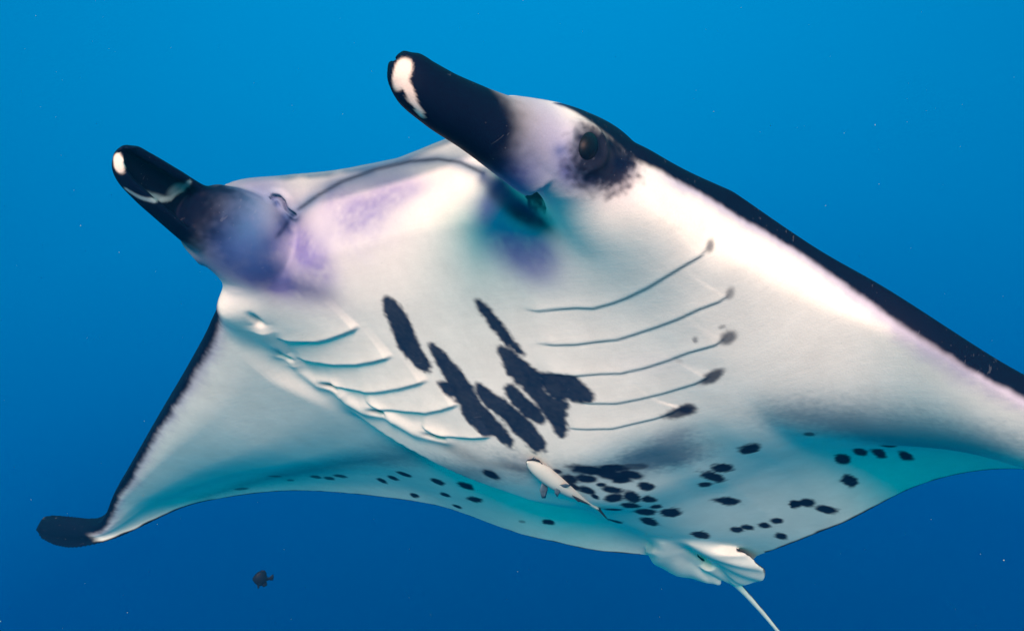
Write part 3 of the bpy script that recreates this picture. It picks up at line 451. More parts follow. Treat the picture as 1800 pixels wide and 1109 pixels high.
BLOBS = [
 ((0.5794,-0.0977,0.013),(-0.018,0.0686,0.0248),(-0.026,0.0082,-0.0322),0,0.5),
 ((0.6043,-0.1677,0.0454),(-0.0014,0.0423,0.0209),(-0.0228,0.0022,-0.0092),0,0.35),
 ((0.5889,-0.0246,0.0402),(-0.0188,0.0563,0.0091),(-0.0143,0.0001,-0.0195),0,0.25),
 ((0.5216,0.2003,-0.0739),(-0.0291,0.0426,-0.0076),(-0.0248,-0.0245,-0.0219),0,0.55),
 ((0.5015,0.2382,-0.0876),(-0.0104,0.0332,0.0018),(-0.0323,-0.0127,-0.0207),0,0.45),
 ((0.565,0.1793,-0.038),(-0.0099,0.0235,-0.0027),(-0.0193,-0.0111,-0.0259),0,0.6),
 ((0.5672,0.2238,-0.0438),(-0.0332,0.0401,-0.0224),(-0.0046,-0.0095,-0.0085),1,0.8),  # darkens the crease under the near horn, shade kept in the colour
 ((0.5804,0.1974,-0.0158),(-0.0119,0.0177,-0.0084),(-0.0058,-0.0098,-0.0103),1,0.7),
 ((0.5679,-0.228,-0.0369),(-0.0024,0.0282,0.0173),(-0.0416,0.0262,-0.0392),0,0.65),
 ((0.5647,-0.2984,-0.0866),(-0.0623,0.0376,0.0177),(-0.0176,-0.0167,-0.021),0,0.7),
 ((0.5424,-0.1947,-0.0621),(-0.0132,0.0243,0.0061),(-0.0247,-0.01,-0.0234),0,0.4),
 ((0.6073,-0.2615,-0.0026),(-0.0021,0.0071,0.0302),(-0.0193,0.005,-0.0016),1,0.8),
 ((0.5987,-0.2685,-0.0547),(-0.0212,0.0144,0.0153),(-0.0201,-0.0073,-0.0213),0,0.6),
 ((0.5237,-0.2518,-0.0818),(-0.0417,0.0431,0.0052),(-0.0121,-0.0113,-0.0138),1,0.35),
 ((0.6481,0.3744,-0.1028),(-0.0043,0.0131,0.0082),(-0.0256,0.0003,-0.0118),0,0.5),
 ((0.7014,0.366,-0.0875),(-0.012,0.0148,0.0078),(-0.0181,-0.0044,-0.0213),2,0.25),
 ((0.6759,0.3156,-0.1285),(-0.0259,0.011,-0.003),(-0.0133,-0.0285,-0.0121),0,0.65),
 ((0.7054,0.3128,-0.1317),(-0.0203,0.0082,-0.0019),(-0.0095,-0.0222,-0.0113),1,0.6),
 ((0.6752,0.3742,-0.0941),(-0.0051,0.0065,0.0032),(-0.0049,-0.0014,-0.0049),1,0.4),
 ((0.6348,-0.2749,0.0301),(-0.0112,0.0057,-0.0028),(-0.0006,-0.0045,-0.0081),1,0.5),
 ((0.6887,-0.2861,-0.01),(-0.0305,0.0208,0.0235),(-0.0195,0.0038,-0.0373),5,0.6),
 ((0.6886,-0.3041,-0.0729),(-0.0296,0.0299,0.0196),(-0.0331,-0.0139,-0.0333),3,0.8),
 ((0.6273,-0.2856,-0.0758),(-0.0093,0.0141,0.0125),(-0.0468,-0.0092,-0.0286),1,0.75),
 ((0.595,-0.2781,-0.0695),(-0.0065,0.0084,0.0086),(-0.0388,-0.0071,-0.0238),1,0.5),
 ((0.6656,-0.3026,-0.0791),(-0.0254,0.0118,-0.0001),(-0.0121,-0.0236,-0.0297),3,0.7),
 ((0.7231,-0.3236,-0.0119),(-0.0283,0.0333,0.0181),(-0.0102,0.0037,-0.0216),3,0.9),
 ((0.5833,0.4124,-0.0811),(-0.0196,0.039,0.0079),(-0.0149,-0.0037,-0.0162),0,0.12),
 ((0.6185,0.4021,-0.0707),(-0.0375,0.0276,0.0076),(-0.0138,-0.0138,-0.0269),0,0.25),
 ((0.2678,0.3239,-0.1365),(-0.0172,0.0492,0.0064),(-0.0193,-0.0061,-0.0133),0,0.06),
 ((0.8732,0.2814,-0.1408),(-0.0073,0.0073,0.0001),(-0.0097,-0.0107,-0.0146),4,1.0),
 ((0.8522,0.2821,-0.1517),(-0.0011,0.0053,0.0026),(-0.0177,-0.0004,-0.0076),4,0.9),
 ((0.8301,0.2798,-0.1547),(-0.0004,0.0038,0.0016),(-0.013,-0.0009,-0.0033),4,0.9),
 ((0.8731,-0.3275,-0.098),(-0.0034,0.0077,0.0047),(-0.0133,-0.0001,-0.0113),4,1.0),
 ((0.6228,0.4004,-0.0724),(-0.0226,0.0135,0.0007),(-0.0066,-0.0129,-0.0206),3,0.95),
 ((0.6021,0.4136,-0.052),(-0.0135,0.0171,0.0085),(-0.0115,-0.0022,-0.0158),1,0.85),
 ((0.6242,0.4076,-0.0371),(-0.021,0.0119,-0.0035),(-0.0003,-0.0052,-0.0101),3,0.9),
 ((0.6621,0.3905,-0.0697),(-0.0085,0.008,0.0034),(-0.0094,-0.0049,-0.0157),3,0.8),
 ((0.6201,0.3905,-0.09),(-0.0162,0.0153,0.0061),(-0.0083,-0.0048,-0.009),1,0.7),
 ((0.5712,-0.1195,-0.0115),(-0.032,0.1175,0.0445),(-0.05,0.0148,-0.0603),0,0.22),
 ((0.5427,0.1883,-0.0609),(-0.025,0.0283,-0.0104),(-0.015,-0.0225,-0.0166),0,0.25),  # painted violet tint that deepens the near horn's shadow on the throat
 ((0.4786,0.2105,-0.0906),(-0.024,0.0237,-0.0074),(-0.012,-0.0167,-0.0114),0,0.25),
 ((0.584,-0.0357,0.028),(-0.0256,0.0838,0.0178),(-0.0104,0.0012,-0.0141),0,0.3),
 ((0.7616,-0.3635,-0.0312),(-0.0,0.0166,0.0166),(-0.0098,-0.0011,-0.0007),6,0.7),  # pale rim inside the far horn, with its teal light painted in
 ((0.7842,-0.3687,-0.0735),(-0.0272,0.005,0.0184),(-0.0032,-0.0007,-0.006),6,0.8),
 ((0.5575,0.2323,-0.0579),(-0.0212,0.0266,-0.0126),(-0.0043,-0.0075,-0.0068),3,0.8),  # dark blots painting the shadow in the pocket under the near horn
 ((0.5688,0.2079,-0.0386),(-0.0154,0.0191,-0.0108),(-0.0039,-0.0083,-0.0075),3,0.8),
 ((0.5489,0.2642,-0.0728),(-0.0126,0.0166,-0.0071),(-0.0031,-0.0046,-0.0038),3,0.7),
 ((0.6472,-0.3094,-0.0878),(-0.0256,0.0305,0.0155),(-0.0326,-0.0168,-0.0279),1,0.6),
 ((0.5928,-0.2936,-0.0843),(-0.0405,0.0246,0.0117),(-0.0156,-0.0145,-0.0199),1,0.5),
 ((0.6551,-0.2729,-0.0501),(-0.0243,0.0137,0.0049),(-0.0142,-0.0133,-0.0341),5,0.5),
 ((0.5627,0.1732,-0.0402),(-0.0195,0.0349,-0.009),(-0.0104,-0.0106,-0.0155),0,0.25),  # violet and dark tints, painted shade for the pocket by the throat
 ((0.5633,0.2231,-0.0492),(-0.0228,0.0285,-0.0144),(-0.0043,-0.0081,-0.0075),3,0.8),
 ((0.5739,0.1972,-0.0275),(-0.0131,0.017,-0.0098),(-0.0039,-0.0083,-0.0077),3,0.75),
 ((0.5069,0.2251,-0.0838),(-0.022,0.0313,-0.0052),(-0.0201,-0.0193,-0.0161),0,0.35),
 ((0.5624,0.1845,-0.0429),(-0.0092,0.0217,-0.0025),(-0.0148,-0.0086,-0.019),0,0.35),
]
# ---------------------------------------------------------------- pigment and relief of the skin
def vnoise(p, scale, seed=0):
    q = p*scale+np.array((17.3, 5.1, 9.7))*(seed+1); i = np.floor(q).astype(np.int64); f = q-i; f = f*f*(3-2*f)
    def h(a, b, c):
        k = (a*73856093) ^ (b*19349663) ^ (c*83492791) ^ (seed*2654435761)
        k = (k ^ (k >> 13))*1274126177 & 0x7fffffff
        return ((k ^ (k >> 16)) & 0xffff)/65535.
    r = 0
    for dx in (0, 1):
        for dy in (0, 1):
            for dz in (0, 1):
                w = (f[:,0] if dx else 1-f[:,0])*(f[:,1] if dy else 1-f[:,1])*(f[:,2] if dz else 1-f[:,2])
                r = r+w*h(i[:,0]+dx, i[:,1]+dy, i[:,2]+dz)
    return r*2-1
def normals(m):
    a = np.empty(len(m.vertices)*3, np.float32); m.vertex_normals.foreach_get('vector', a); return a.reshape(-1, 3).astype(float)
def seg_dist(p, L, ref=None):
    """distance to a polyline, signed offset across it (positive on its forward side), arc position 0..1"""
    L = np.asarray(L, float); best = np.full(len(p), 9.); off = np.zeros(len(p)); arc = np.zeros(len(p))
    cl = np.concatenate([[0], np.cumsum(np.linalg.norm(np.diff(L, axis=0), axis=1))]); tot = cl[-1]
    for k in range(len(L)-1):
        a, b = L[k], L[k+1]; ab = b-a; l2 = ab@ab+1e-12
        t = np.clip(((p-a)@ab)/l2, 0, 1); d = p-(a+t[:, None]*ab); dd = np.sqrt((d*d).sum(1)); u = dd < best
        best[u] = dd[u]; arc[u] = (cl[k]+t[u]*math.sqrt(l2))/tot
        perp = np.cross(ab/math.sqrt(l2), np.array((0, 0, 1.))); perp = perp*(1 if perp[0] > 0 else -1)
        if ref is not None: perp = np.array(ref)-ab*(np.array(ref)@ab)/l2; perp /= np.linalg.norm(perp)
        off[u] = (d@perp)[u]
    return best, off, arc
def seg_near(L, r=.09, ref=None):
    c = np.array(L).mean(0); rr = np.linalg.norm(np.array(L)-c, axis=1).max()+r
    idx = np.where(((co-c)**2).sum(1) < rr*rr)[0]; d = np.full(n, 9.); off = np.zeros(n); arc = np.zeros(n)
    d[idx], off[idx], arc[idx] = seg_dist(co[idx], L, ref); return d, off, arc
N = normals(me)
ad = np.abs(co[:, 1]); sd = co[:, 1] < 0
def tabv(T): return np.where(sd, np.interp(ad, *T[1]), np.interp(ad, *T[0]))
def slope(T, e=.01): return np.where(sd, np.interp(ad+e, *T[1])-np.interp(ad-e, *T[1]), np.interp(ad+e, *T[0])-np.interp(ad-e, *T[0]))/(2*e)
lex, tex = tabv(LEX), tabv(TEX)
dle = (lex-co[:, 0])/np.sqrt(1+slope(LEX)**2); dte = (co[:, 0]-tex)/np.sqrt(1+slope(TEX)**2)
# relief: gill slits and the rims of the gill flaps
disp = np.zeros(n); slit = np.zeros(n)
ven = N[:, 2] < .2
for nm, L in LINES:
    Lp = np.array(L); c = Lp.mean(0); r = np.linalg.norm(Lp-c, axis=1).max()+.08
    idx = np.where((((co-c)**2).sum(1) < r*r) & ven)[0]
    d, off, arc = seg_dist(co[idx], L)
    env = np.clip(np.minimum(arc, 1-arc)/.08, 0, 1)
    if nm[0] == 'L':
        fl = sstep(-.004, .003, off)*np.exp(-np.maximum(off, 0)/.028)*np.exp(-np.maximum(d-np.abs(off), 0)/.01)
        disp[idx] += env*(.0024*fl-.0006*np.exp(-(d/.0036)**2))
        slit[idx] = np.maximum(slit[idx], env*np.exp(-(d/.0023)**2)*(.5+.35*arc))
    elif nm[0] == 'R':
        fl = sstep(-.007, .005, off)*np.exp(-np.maximum(off, 0)/.035)*np.exp(-np.maximum(d-np.abs(off), 0)/.01)
        fb = np.where(off < 0, np.exp(off/.02), 0)
        disp[idx] += env*(.0075*fl)
        slit[idx] = np.maximum(slit[idx], env*np.exp(-(d/.0035)**2)*(.0+.35*sstep(.45, .95, arc)))
    elif nm[:4] == 'edge':
        ins = np.exp(-(np.maximum(d, 0)/.022)**2)
        disp[idx] += (.002 if nm == 'edgeR1' else .009)*ins*np.clip(arc/.15, 0, 1)-.010*np.exp(-(d/.008)**2)*sstep(.55, .95, arc)
        slit[idx] = np.maximum(slit[idx], (.3 if nm in ('edgeR1', 'edgeR2') else .75)*np.exp(-(d/.005)**2)*sstep(.62, .9, arc))
for nm, L in LINES:
    if nm == 'nostril':
        d, off, arc = seg_near(L); disp += np.where((d < .05) & (co[:, 1] < -.1), .006*np.exp(-((d-.006)/.006)**2)-.007*np.exp(-(d/.0035)**2), 0); slit = np.maximum(slit, np.where(d < .03, .8*np.exp(-(d/.003)**2), 0))
EYE = np.array(((.655,.40,-.07), (.655,-.412,-.06)))
for e in EYE:
    d = np.sqrt(((co-e)**2).sum(1)); disp += .010*np.exp(-(d/.034)**2)+.004*np.exp(-((d-.030)/.007)**2)
co = co+N*disp[:, None]
me.vertices.foreach_set('co', co.ravel()); me.update()
# pigment, with some shade painted in
WHITE = np.array((.83,.735,.705)); DARK = np.array((.0015,.004,.020)); PURP = np.array((.23,.19,.42)); BLUE = np.array((.012,.035,.15)); PINK = np.array((.70,.50,.62)); PALE = np.array((.80,.62,.58)); SKY = np.array((.10,.25,.42))
INK = [PURP, BLUE, PINK, DARK, PALE, SKY, np.array((.30,.42,.50))]
n1, n2, n3, n4 = vnoise(co, 9, 1), vnoise(co, 34, 2), vnoise(co, 110, 3), vnoise(co, 190, 4); nz = .5*n1+.35*n2+.3*n3
col = WHITE[None]*(1+.025*n1[:, None]+.03*n2[:, None]+.02*n3[:, None])
def mix(mask, ink):
    global col
    m = np.clip(mask, 0, 1)[:, None]; col = col*(1-m)+ink*m
def near(c, r): return np.where(((co-np.asarray(c))**2).sum(1) < r*r)[0]
for c, e1, e2, ci, st in BLOBS:
    if ci in (4, 6): continue
    c, e1, e2 = map(np.array, (c, e1, e2)); nn = np.cross(e1, e2); nn /= np.linalg.norm(nn)
    R2 = max(np.linalg.norm(e1), np.linalg.norm(e2)); idx = near(c, 2.4*R2)
    A = np.linalg.pinv(np.stack([e1, e2, nn*R2*.9], 1)); q = (co[idx]-c)@A.T
    r2 = (q*q).sum(1)*(1+.55*nz[idx]); g = min(1., st*(1.5 if ci in (0, 1) else 1.1))*np.exp(-.75*r2)*(1+.35*n2[idx]+.25*n3[idx])
    mk = np.zeros(n); mk[idx] = g*(N[idx, 2] < .9); mix(mk, INK[ci])
mk = np.zeros(n)
pol = {}
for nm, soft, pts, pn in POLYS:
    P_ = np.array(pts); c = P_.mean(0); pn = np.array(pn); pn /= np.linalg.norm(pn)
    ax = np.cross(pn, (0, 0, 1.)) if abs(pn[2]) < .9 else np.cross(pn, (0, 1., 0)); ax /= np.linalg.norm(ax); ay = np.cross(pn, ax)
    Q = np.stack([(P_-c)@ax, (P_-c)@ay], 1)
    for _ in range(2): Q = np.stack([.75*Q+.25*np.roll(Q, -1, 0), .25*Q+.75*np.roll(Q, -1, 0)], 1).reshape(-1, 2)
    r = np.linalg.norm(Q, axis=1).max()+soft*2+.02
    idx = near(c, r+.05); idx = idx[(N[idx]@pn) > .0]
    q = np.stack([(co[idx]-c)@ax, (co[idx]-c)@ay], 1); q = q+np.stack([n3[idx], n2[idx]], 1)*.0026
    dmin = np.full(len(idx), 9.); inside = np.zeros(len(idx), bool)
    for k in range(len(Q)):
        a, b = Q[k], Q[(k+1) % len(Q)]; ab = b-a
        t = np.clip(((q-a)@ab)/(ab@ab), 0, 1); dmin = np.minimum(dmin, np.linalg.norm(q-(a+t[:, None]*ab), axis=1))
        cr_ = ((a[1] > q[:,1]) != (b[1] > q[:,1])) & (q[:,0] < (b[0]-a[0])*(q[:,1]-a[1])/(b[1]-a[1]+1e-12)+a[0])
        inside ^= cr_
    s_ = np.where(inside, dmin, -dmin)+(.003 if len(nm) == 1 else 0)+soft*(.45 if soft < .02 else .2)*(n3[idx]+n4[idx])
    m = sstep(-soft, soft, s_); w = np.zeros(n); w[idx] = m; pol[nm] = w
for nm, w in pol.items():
    if nm[:4] == 'DUSK': mix(w*(.68+.12*n1), np.array((.10,.18,.25)))  # darker blue tone along the wing hollows and behind the chest
    elif nm == 'PATCH': mix(w*(.62+.15*n1), np.array((.05,.10,.20)))
    elif nm == 'EYE': continue
    else: mix(w*(.984+.008*n2+.010*n4), np.array((.006,.019,.055)))
for c, e1, e2, st, soft in SPOTS:
    c, e1, e2 = map(np.array, (c, e1, e2)); nn = np.cross(e1, e2); nn /= np.linalg.norm(nn)
    R2 = max(np.linalg.norm(e1), np.linalg.norm(e2)); idx = near(c, 1.9*R2+.01); v0 = co[idx]-c
    A = np.linalg.pinv(np.stack([e1, e2], 1)); q = v0@A.T
    sg = np.sign(N[near(c, .012)].mean(0)@nn) if len(near(c, .012)) else 1
    r = np.sqrt((q*q).sum(1))*(1+.18*n2[idx]+.16*n3[idx]+.10*n4[idx])
    ok = (np.abs(v0@nn) < .03+.6*R2) & ((N[idx]@nn)*sg > .1)
    w = np.zeros(n); w[idx] = st*.995*(1-sstep(.92-soft, 1.08+soft, r))*ok; mix(w, np.array((.005,.013,.042)))
mix(slit, np.array((.02,.03,.07)))
# dark back, dark leading edge with a violet fringe, thin dark hem
thr = np.zeros(n); Lb = dict(LINES)['bandL']
bd_, bo_, ba_ = seg_near(Lb, .16, (.5, 0, .85)); inb = (~sd)*(ad > .36)*(bd_ < .15)*(1-sstep(.87, .91, ad))
wing = sstep(.43, .47, ad)
L0 = np.where(sd, .012, .018)*(1+.0*ad); 
fr = 1-sstep(0, 1, (dle+.016*nz-L0)/.055)
outer = sstep(.86, .90, ad)*(~sd)*sstep(-.3, 0, N[:, 2]+.1*nz)*(1-sstep(.02, .05, dle))
mix(wing*np.where(sd, fr**1.6*.55, inb*.6*sstep(-.026, -.002, bo_+.010*nz))*(N[:, 2] < .3), PURP)
mix(np.where(sd, wing*(1-sstep(0, 1, (dle+.008*nz-L0)/.020)), np.maximum(outer, inb*sstep(-.005, .008, bo_+.005*nz))), DARK)
mix((1-sstep(.006, .012, dte+.003*n2))*(ad > .17)*(ad < 1.9), DARK)
head = sstep(.56, .66, co[:, 0])*(ad < .47)
mix(sstep(-.02, .22, N[:, 2]+.08*nz-.45*(inb > 0))*(1-head), DARK)
mix(sstep(.45, .80, N[:, 2]+.08*nz)*head*(co[:, 0] < .72), np.array((.01,.05,.12)))
mix(sstep(1.745, 1.80, ad+.02*nz), DARK)
# the horns
f = np.where(sd, co[:, 0]-.15*co[:, 2], co[:, 0]-.75*co[:, 2])
hd_ = np.where(sd, sstep(.635, .73, f+.02*nz), sstep(.725, .825, f+.014*nz))*sstep(.18, .24, ad)
mix(hd_, DARK)
mix(np.where(sd, sstep(.54, .66, f+.02*nz), sstep(.66, .78, f+.014*nz))*sstep(.20, .30, ad)*.75*(1-hd_), np.array((.06,.10,.30)))
for c, e1, e2, ci, st in BLOBS:
    if ci not in (4, 6): continue
    c, e1, e2 = map(np.array, (c, e1, e2)); nn = np.cross(e1, e2); nn /= np.linalg.norm(nn)
    A = np.linalg.pinv(np.stack([e1, e2, nn*.02], 1)); q = (co-c)@A.T
    r = np.sqrt((q*q).sum(1))*(1+.12*n3+.1*n2); mix(st*(1-(sstep(.75, 1.15, r) if ci == 4 else sstep(.2, 1.5, r))), INK[ci])
U_x = spl((0,.12,.25,.35,.43), (.634,.642,.664,.70,.70), ad)
mix(sstep(-.012, -.001, co[:, 0]-U_x+.002*n2)*(co[:, 2] > .028)*(1-sstep(.30, .36, ad))*.85, np.array((.015,.10,.19)))
mix(pol['EYE']*(.96+.04*n2), DARK)
for nm, L in LINES:
    if nm == 'rimR':
        d, off, arc = seg_near(L); mix((1-sstep(.002, .006, d))*.6, np.array((.45,.55,.62)))
    if nm == 'lip':
        d, off, arc = seg_near(L); mix(np.exp(-(d/.012)**2)*.6*(1+.3*n2), np.array((.04,.14,.30))); mix(np.exp(-(d/.0035)**2)*.7, DARK)  # blue lip band, plus painted shade as a dark line in the mouth crease
    if nm == 'fold':
        d, off, arc = seg_near(L); mix(np.exp(-(d/.012)**2)*.7*(1-.6*arc), BLUE)  # painted shade along the fold under the near horn
    if nm == 'foldR':
        d, off, arc = seg_near(L); mix(np.exp(-(d/.0045)**2)*.75*sstep(0, .3, arc), DARK); mix(np.exp(-(d/.016)**2)*.35, BLUE)
hem = resamp(np.array([(-.70,.135,-.018),(-.80,.148,-.012),(-.895,.115,-.002),(-.945,.045,.004)]), 12)[4:]
for sg in (1, -1):
    idx = np.where((co[:, 0] < -.78) & (ad < .2))[0]
    d, off, arc = seg_dist(co[idx], hem*np.array((1, sg, 1))); w = np.zeros(n); w[idx] = (1-sstep(.002, .006, d))*.8; mix(w, DARK)
ca = me.color_attributes.new('pigment', 'FLOAT_COLOR', 'POINT')
ca.data.foreach_set('color', np.concatenate([np.clip(col, 0, 1), np.ones((n, 1))], 1).ravel())

def nodes_of(name):
    m = bpy.data.materials.new(name); m.use_nodes = True; t = m.node_tree; t.nodes.clear()
    o = t.nodes.new('ShaderNodeOutputMaterial'); b = t.nodes.new('ShaderNodeBsdfPrincipled'); t.links.new(b.outputs[0], o.inputs['Surface'])
    return m, t, b
sk, t, b = nodes_of('manta_skin')
at = t.nodes.new('ShaderNodeAttribute'); at.attribute_name = 'pigment'
tc = t.nodes.new('ShaderNodeTexCoord')
ns = t.nodes.new('ShaderNodeTexNoise'); ns.inputs['Scale'].default_value = 160; ns.inputs['Detail'].default_value = 5; t.links.new(tc.outputs['Object'], ns.inputs['Vector'])
mp = t.nodes.new('ShaderNodeMapRange'); mp.inputs['To Min'].default_value = .90; mp.inputs['To Max'].default_value = 1.08; t.links.new(ns.outputs['Fac'], mp.inputs['Value'])
mx = t.nodes.new('ShaderNodeVectorMath'); mx.operation = 'SCALE'; t.links.new(at.outputs['Color'], mx.inputs[0]); t.links.new(mp.outputs[0], mx.inputs['Scale'])
t.links.new(mx.outputs[0], b.inputs['Base Color'])
b.inputs['Roughness'].default_value = .6; b.inputs['Specular IOR Level'].default_value = .05
def tex(kind, scale, vec, **kw):
    q = t.nodes.new(kind); q.inputs['Scale'].default_value = scale; t.links.new(vec, q.inputs['Vector'])
    for k, v in kw.items(): q.inputs[k].default_value = v
    return q
def math2(op, a, b_, c=None):
    q = t.nodes.new('ShaderNodeMath'); q.operation = op
    for k, v in enumerate((a, b_) if c is None else (a, b_, c)):
        if isinstance(v, (int, float)): q.inputs[k].default_value = v
        else: t.links.new(v, q.inputs[k])
    return q.outputs[0]
mpg = t.nodes.new('ShaderNodeMapping'); mpg.inputs['Scale'].default_value = (1, .12, .4); mpg.inputs['Rotation'].default_value = (0, 0, .25); t.links.new(tc.outputs['Object'], mpg.inputs['Vector'])
streak = tex('ShaderNodeTexNoise', 130, mpg.outputs[0], Detail=4)
grain = tex('ShaderNodeTexNoise', 420, tc.outputs['Object'], Detail=3)
blot = tex('ShaderNodeTexNoise', 14, tc.outputs['Object'], Detail=6, Roughness=.65)
fleck = tex('ShaderNodeTexVoronoi', 95, tc.outputs['Object'])
fl_ = math2('MULTIPLY', math2('LESS_THAN', fleck.outputs['Distance'], .10), math2('GREATER_THAN', blot.outputs['Fac'], .52))
mpc = t.nodes.new('ShaderNodeMapping'); mpc.inputs['Scale'].default_value = (1, .05, .3); mpc.inputs['Rotation'].default_value = (.2, 0, .9); t.links.new(tc.outputs['Object'], mpc.inputs['Vector'])
scr = tex('ShaderNodeTexNoise', 210, mpc.outputs[0], Detail=2)
sc_ = math2('MULTIPLY', math2('GREATER_THAN', scr.outputs['Fac'], .70), math2('GREATER_THAN', blot.outputs['Fac'], .5))
tone = math2('MULTIPLY_ADD', streak.outputs['Fac'], .05, math2('MULTIPLY_ADD', grain.outputs['Fac'], .20, math2('MULTIPLY_ADD', blot.outputs['Fac'], .24, .755)))
t.links.new(tone, mx.inputs['Scale'])
adf = t.nodes.new('ShaderNodeMix'); adf.data_type = 'RGBA'; adf.inputs['B'].default_value = (.34,.32,.38,1)
t.links.new(math2('MULTIPLY', math2('MAXIMUM', fl_, sc_), .09), adf.inputs['Factor']); t.links.new(mx.outputs[0], adf.inputs['A']); t.links.new(adf.outputs['Result'], b.inputs['Base Color'])
bp = t.nodes.new('ShaderNodeBump'); bp.inputs['Strength'].default_value = .22; bp.inputs['Distance'].default_value = .004
hgt = math2('MULTIPLY_ADD', streak.outputs['Fac'], .22, math2('MULTIPLY_ADD', grain.outputs['Fac'], .25, math2('MULTIPLY', blot.outputs['Fac'], .8)))
t.links.new(hgt, bp.inputs['Height']); t.links.new(bp.outputs[0], b.inputs['Normal'])
me.materials.append(sk)
# ---------------------------------------------------------------- small builders
def obj(name, v, f, mat, parent=None, smooth=True):
    m = bpy.data.meshes.new(name); m.from_pydata([tuple(map(float, p)) for p in v], [], [tuple(int(k) for k in q) for q in f]); m.update()
    m.polygons.foreach_set('use_smooth', np.full(len(m.polygons), smooth)); m.materials.append(mat)
    o = bpy.data.objects.new(name, m); S.collection.objects.link(o)
    if parent: o.parent = parent
    return o
def flat_mat(name, c, rough=.5, var=.25, scale=60, spec=.2, c2=None):
    m, t, b = nodes_of(name); tc = t.nodes.new('ShaderNodeTexCoord'); n_ = t.nodes.new('ShaderNodeTexNoise'); n_.inputs['Scale'].default_value = scale; n_.inputs['Detail'].default_value = 4
    t.links.new(tc.outputs['Object'], n_.inputs['Vector']); r = t.nodes.new('ShaderNodeValToRGB'); t.links.new(n_.outputs['Fac'], r.inputs[0])
    c2 = c2 or tuple(x*(1-var) for x in c)
    r.color_ramp.elements[0].position = .3; r.color_ramp.elements[1].position = .7
    r.color_ramp.elements[0].color = tuple(c2)+(1,); r.color_ramp.elements[1].color = tuple(c)+(1,)
    t.links.new(r.outputs[0], b.inputs['Base Color']); b.inputs['Roughness'].default_value = rough; b.inputs['Specular IOR Level'].default_value = spec
    return m
def empty(name, label, cat, mat4):
    o = bpy.data.objects.new(name, None); S.collection.objects.link(o); o.matrix_world = mat4; o['label'] = label; o['category'] = cat; return o
def ball(c, r, nu=16, nv=10):
    v, f = [], []
    for j in range(nv+1):
        ph = math.pi*j/nv
        for i in range(nu):
            th = 2*math.pi*i/nu; v.append((c[0]+r[0]*math.sin(ph)*math.cos(th), c[1]+r[1]*math.sin(ph)*math.sin(th), c[2]+r[2]*math.cos(ph)))
    for j in range(nv):
        for i in range(nu): f.append((j*nu+i, (j+1)*nu+i, (j+1)*nu+(i+1) % nu, j*nu+(i+1) % nu))
    return v, f
def fin(outline, th, axis):
    """flat fin with thickness: outline of (a, b) pairs in the plane across axis (1 = y, 2 = z), rounded by a thicker middle"""
    P = np.array(outline, float); c = P.mean(0); n_ = len(P); v, f = [], []
    def put(p, h): return (p[0], h, p[1]) if axis == 1 else (p[0], p[1], h)
    for sg in (1, -1):
        for k, sc in ((0, 1.0), (1, .55)):
            for p in P: v.append(put(c+(p-c)*sc, sg*th*(.25 if k == 0 else 1)))
        v.append(put(c, sg*th*1.2))
    o2 = 2*n_+1
    for i in range(n_):
        j = (i+1) % n_
        f += [(i, j, n_+j, n_+i), (n_+i, n_+j, 2*n_), (o2+j, o2+i, o2+n_+i, o2+n_+j), (o2+n_+j, o2+n_+i, o2+2*n_), (j, i, o2+i, o2+j)]
    return v, f

# ---------------------------------------------------------------- eyes of the manta
eye_m = flat_mat('eye_black', (.003,.005,.016), .45, .5, 90, .12)
for e, nrm in ((EYE[0], (.28,.92,-.25)), (EYE[1], (.28,-.92,-.25))):
    nv_ = np.array(nrm); c = np.array(e)-.0115*nv_
    obj('eye', *ball(c, (.019,.019,.024), 24, 16), eye_m, root)

# ---------------------------------------------------------------- remora under the belly
def basis(o, fwd, up):
    fwd = np.array(fwd, float); fwd /= np.linalg.norm(fwd); up = np.array(up, float); up -= fwd*(up@fwd); up /= np.linalg.norm(up); y = np.cross(up, fwd)
    return Matrix([[fwd[i], y[i], up[i], o[i]] for i in range(3)]+[[0,0,0,1]])
nose = np.array((.118,.032,-.217)); tl = np.array((-.160,.026,-.168))
rem = empty('remora', 'slender pale remora hugging the belly of the manta between dark spots', 'remora', MW@basis(nose, nose-tl, (-.10,-.62,.78)))
RL = float(np.linalg.norm(nose-tl))
pale = flat_mat('remora_belly', (.72,.70,.66), .5, .12, 120); grey = flat_mat('remora_fin', (.09,.14,.20), .5, .4, 120); dk = flat_mat('remora_dark', (.015,.022,.045), .5, .4, 120)
st = [(0,.0015,.0015,.001),(-.012,.008,.005,.001),(-.035,.0135,.010,0),(-.065,.0165,.0135,-.001),(-.10,.017,.0155,-.002),(-.14,.0145,.014,-.002),(-.18,.0105,.011,-.001),(-.22,.0065,.0075,0),(-.255,.0038,.0048,0),(-.272,.003,.005,0)]
t_ = [(x*RL/.272, 0, z, w, h) for x, w, h, z in st]
v, f = tube(np.array(t_), 44, 20, up=(0,0,1)); bd = obj('body', v, f, pale, rem)
m, tt, bb = nodes_of('remora_skin')      # dark back and flank line, pale underside
tcn = tt.nodes.new('ShaderNodeTexCoord'); sep = tt.nodes.new('ShaderNodeSeparateXYZ'); tt.links.new(tcn.outputs['Object'], sep.inputs[0])
nn_ = tt.nodes.new('ShaderNodeTexNoise'); nn_.inputs['Scale'].default_value = 70; tt.links.new(tcn.outputs['Object'], nn_.inputs['Vector'])
ma = tt.nodes.new('ShaderNodeMath'); ma.operation = 'MULTIPLY_ADD'; ma.inputs[1].default_value = .006; tt.links.new(nn_.outputs['Fac'], ma.inputs[0]); tt.links.new(sep.outputs['Z'], ma.inputs[2])
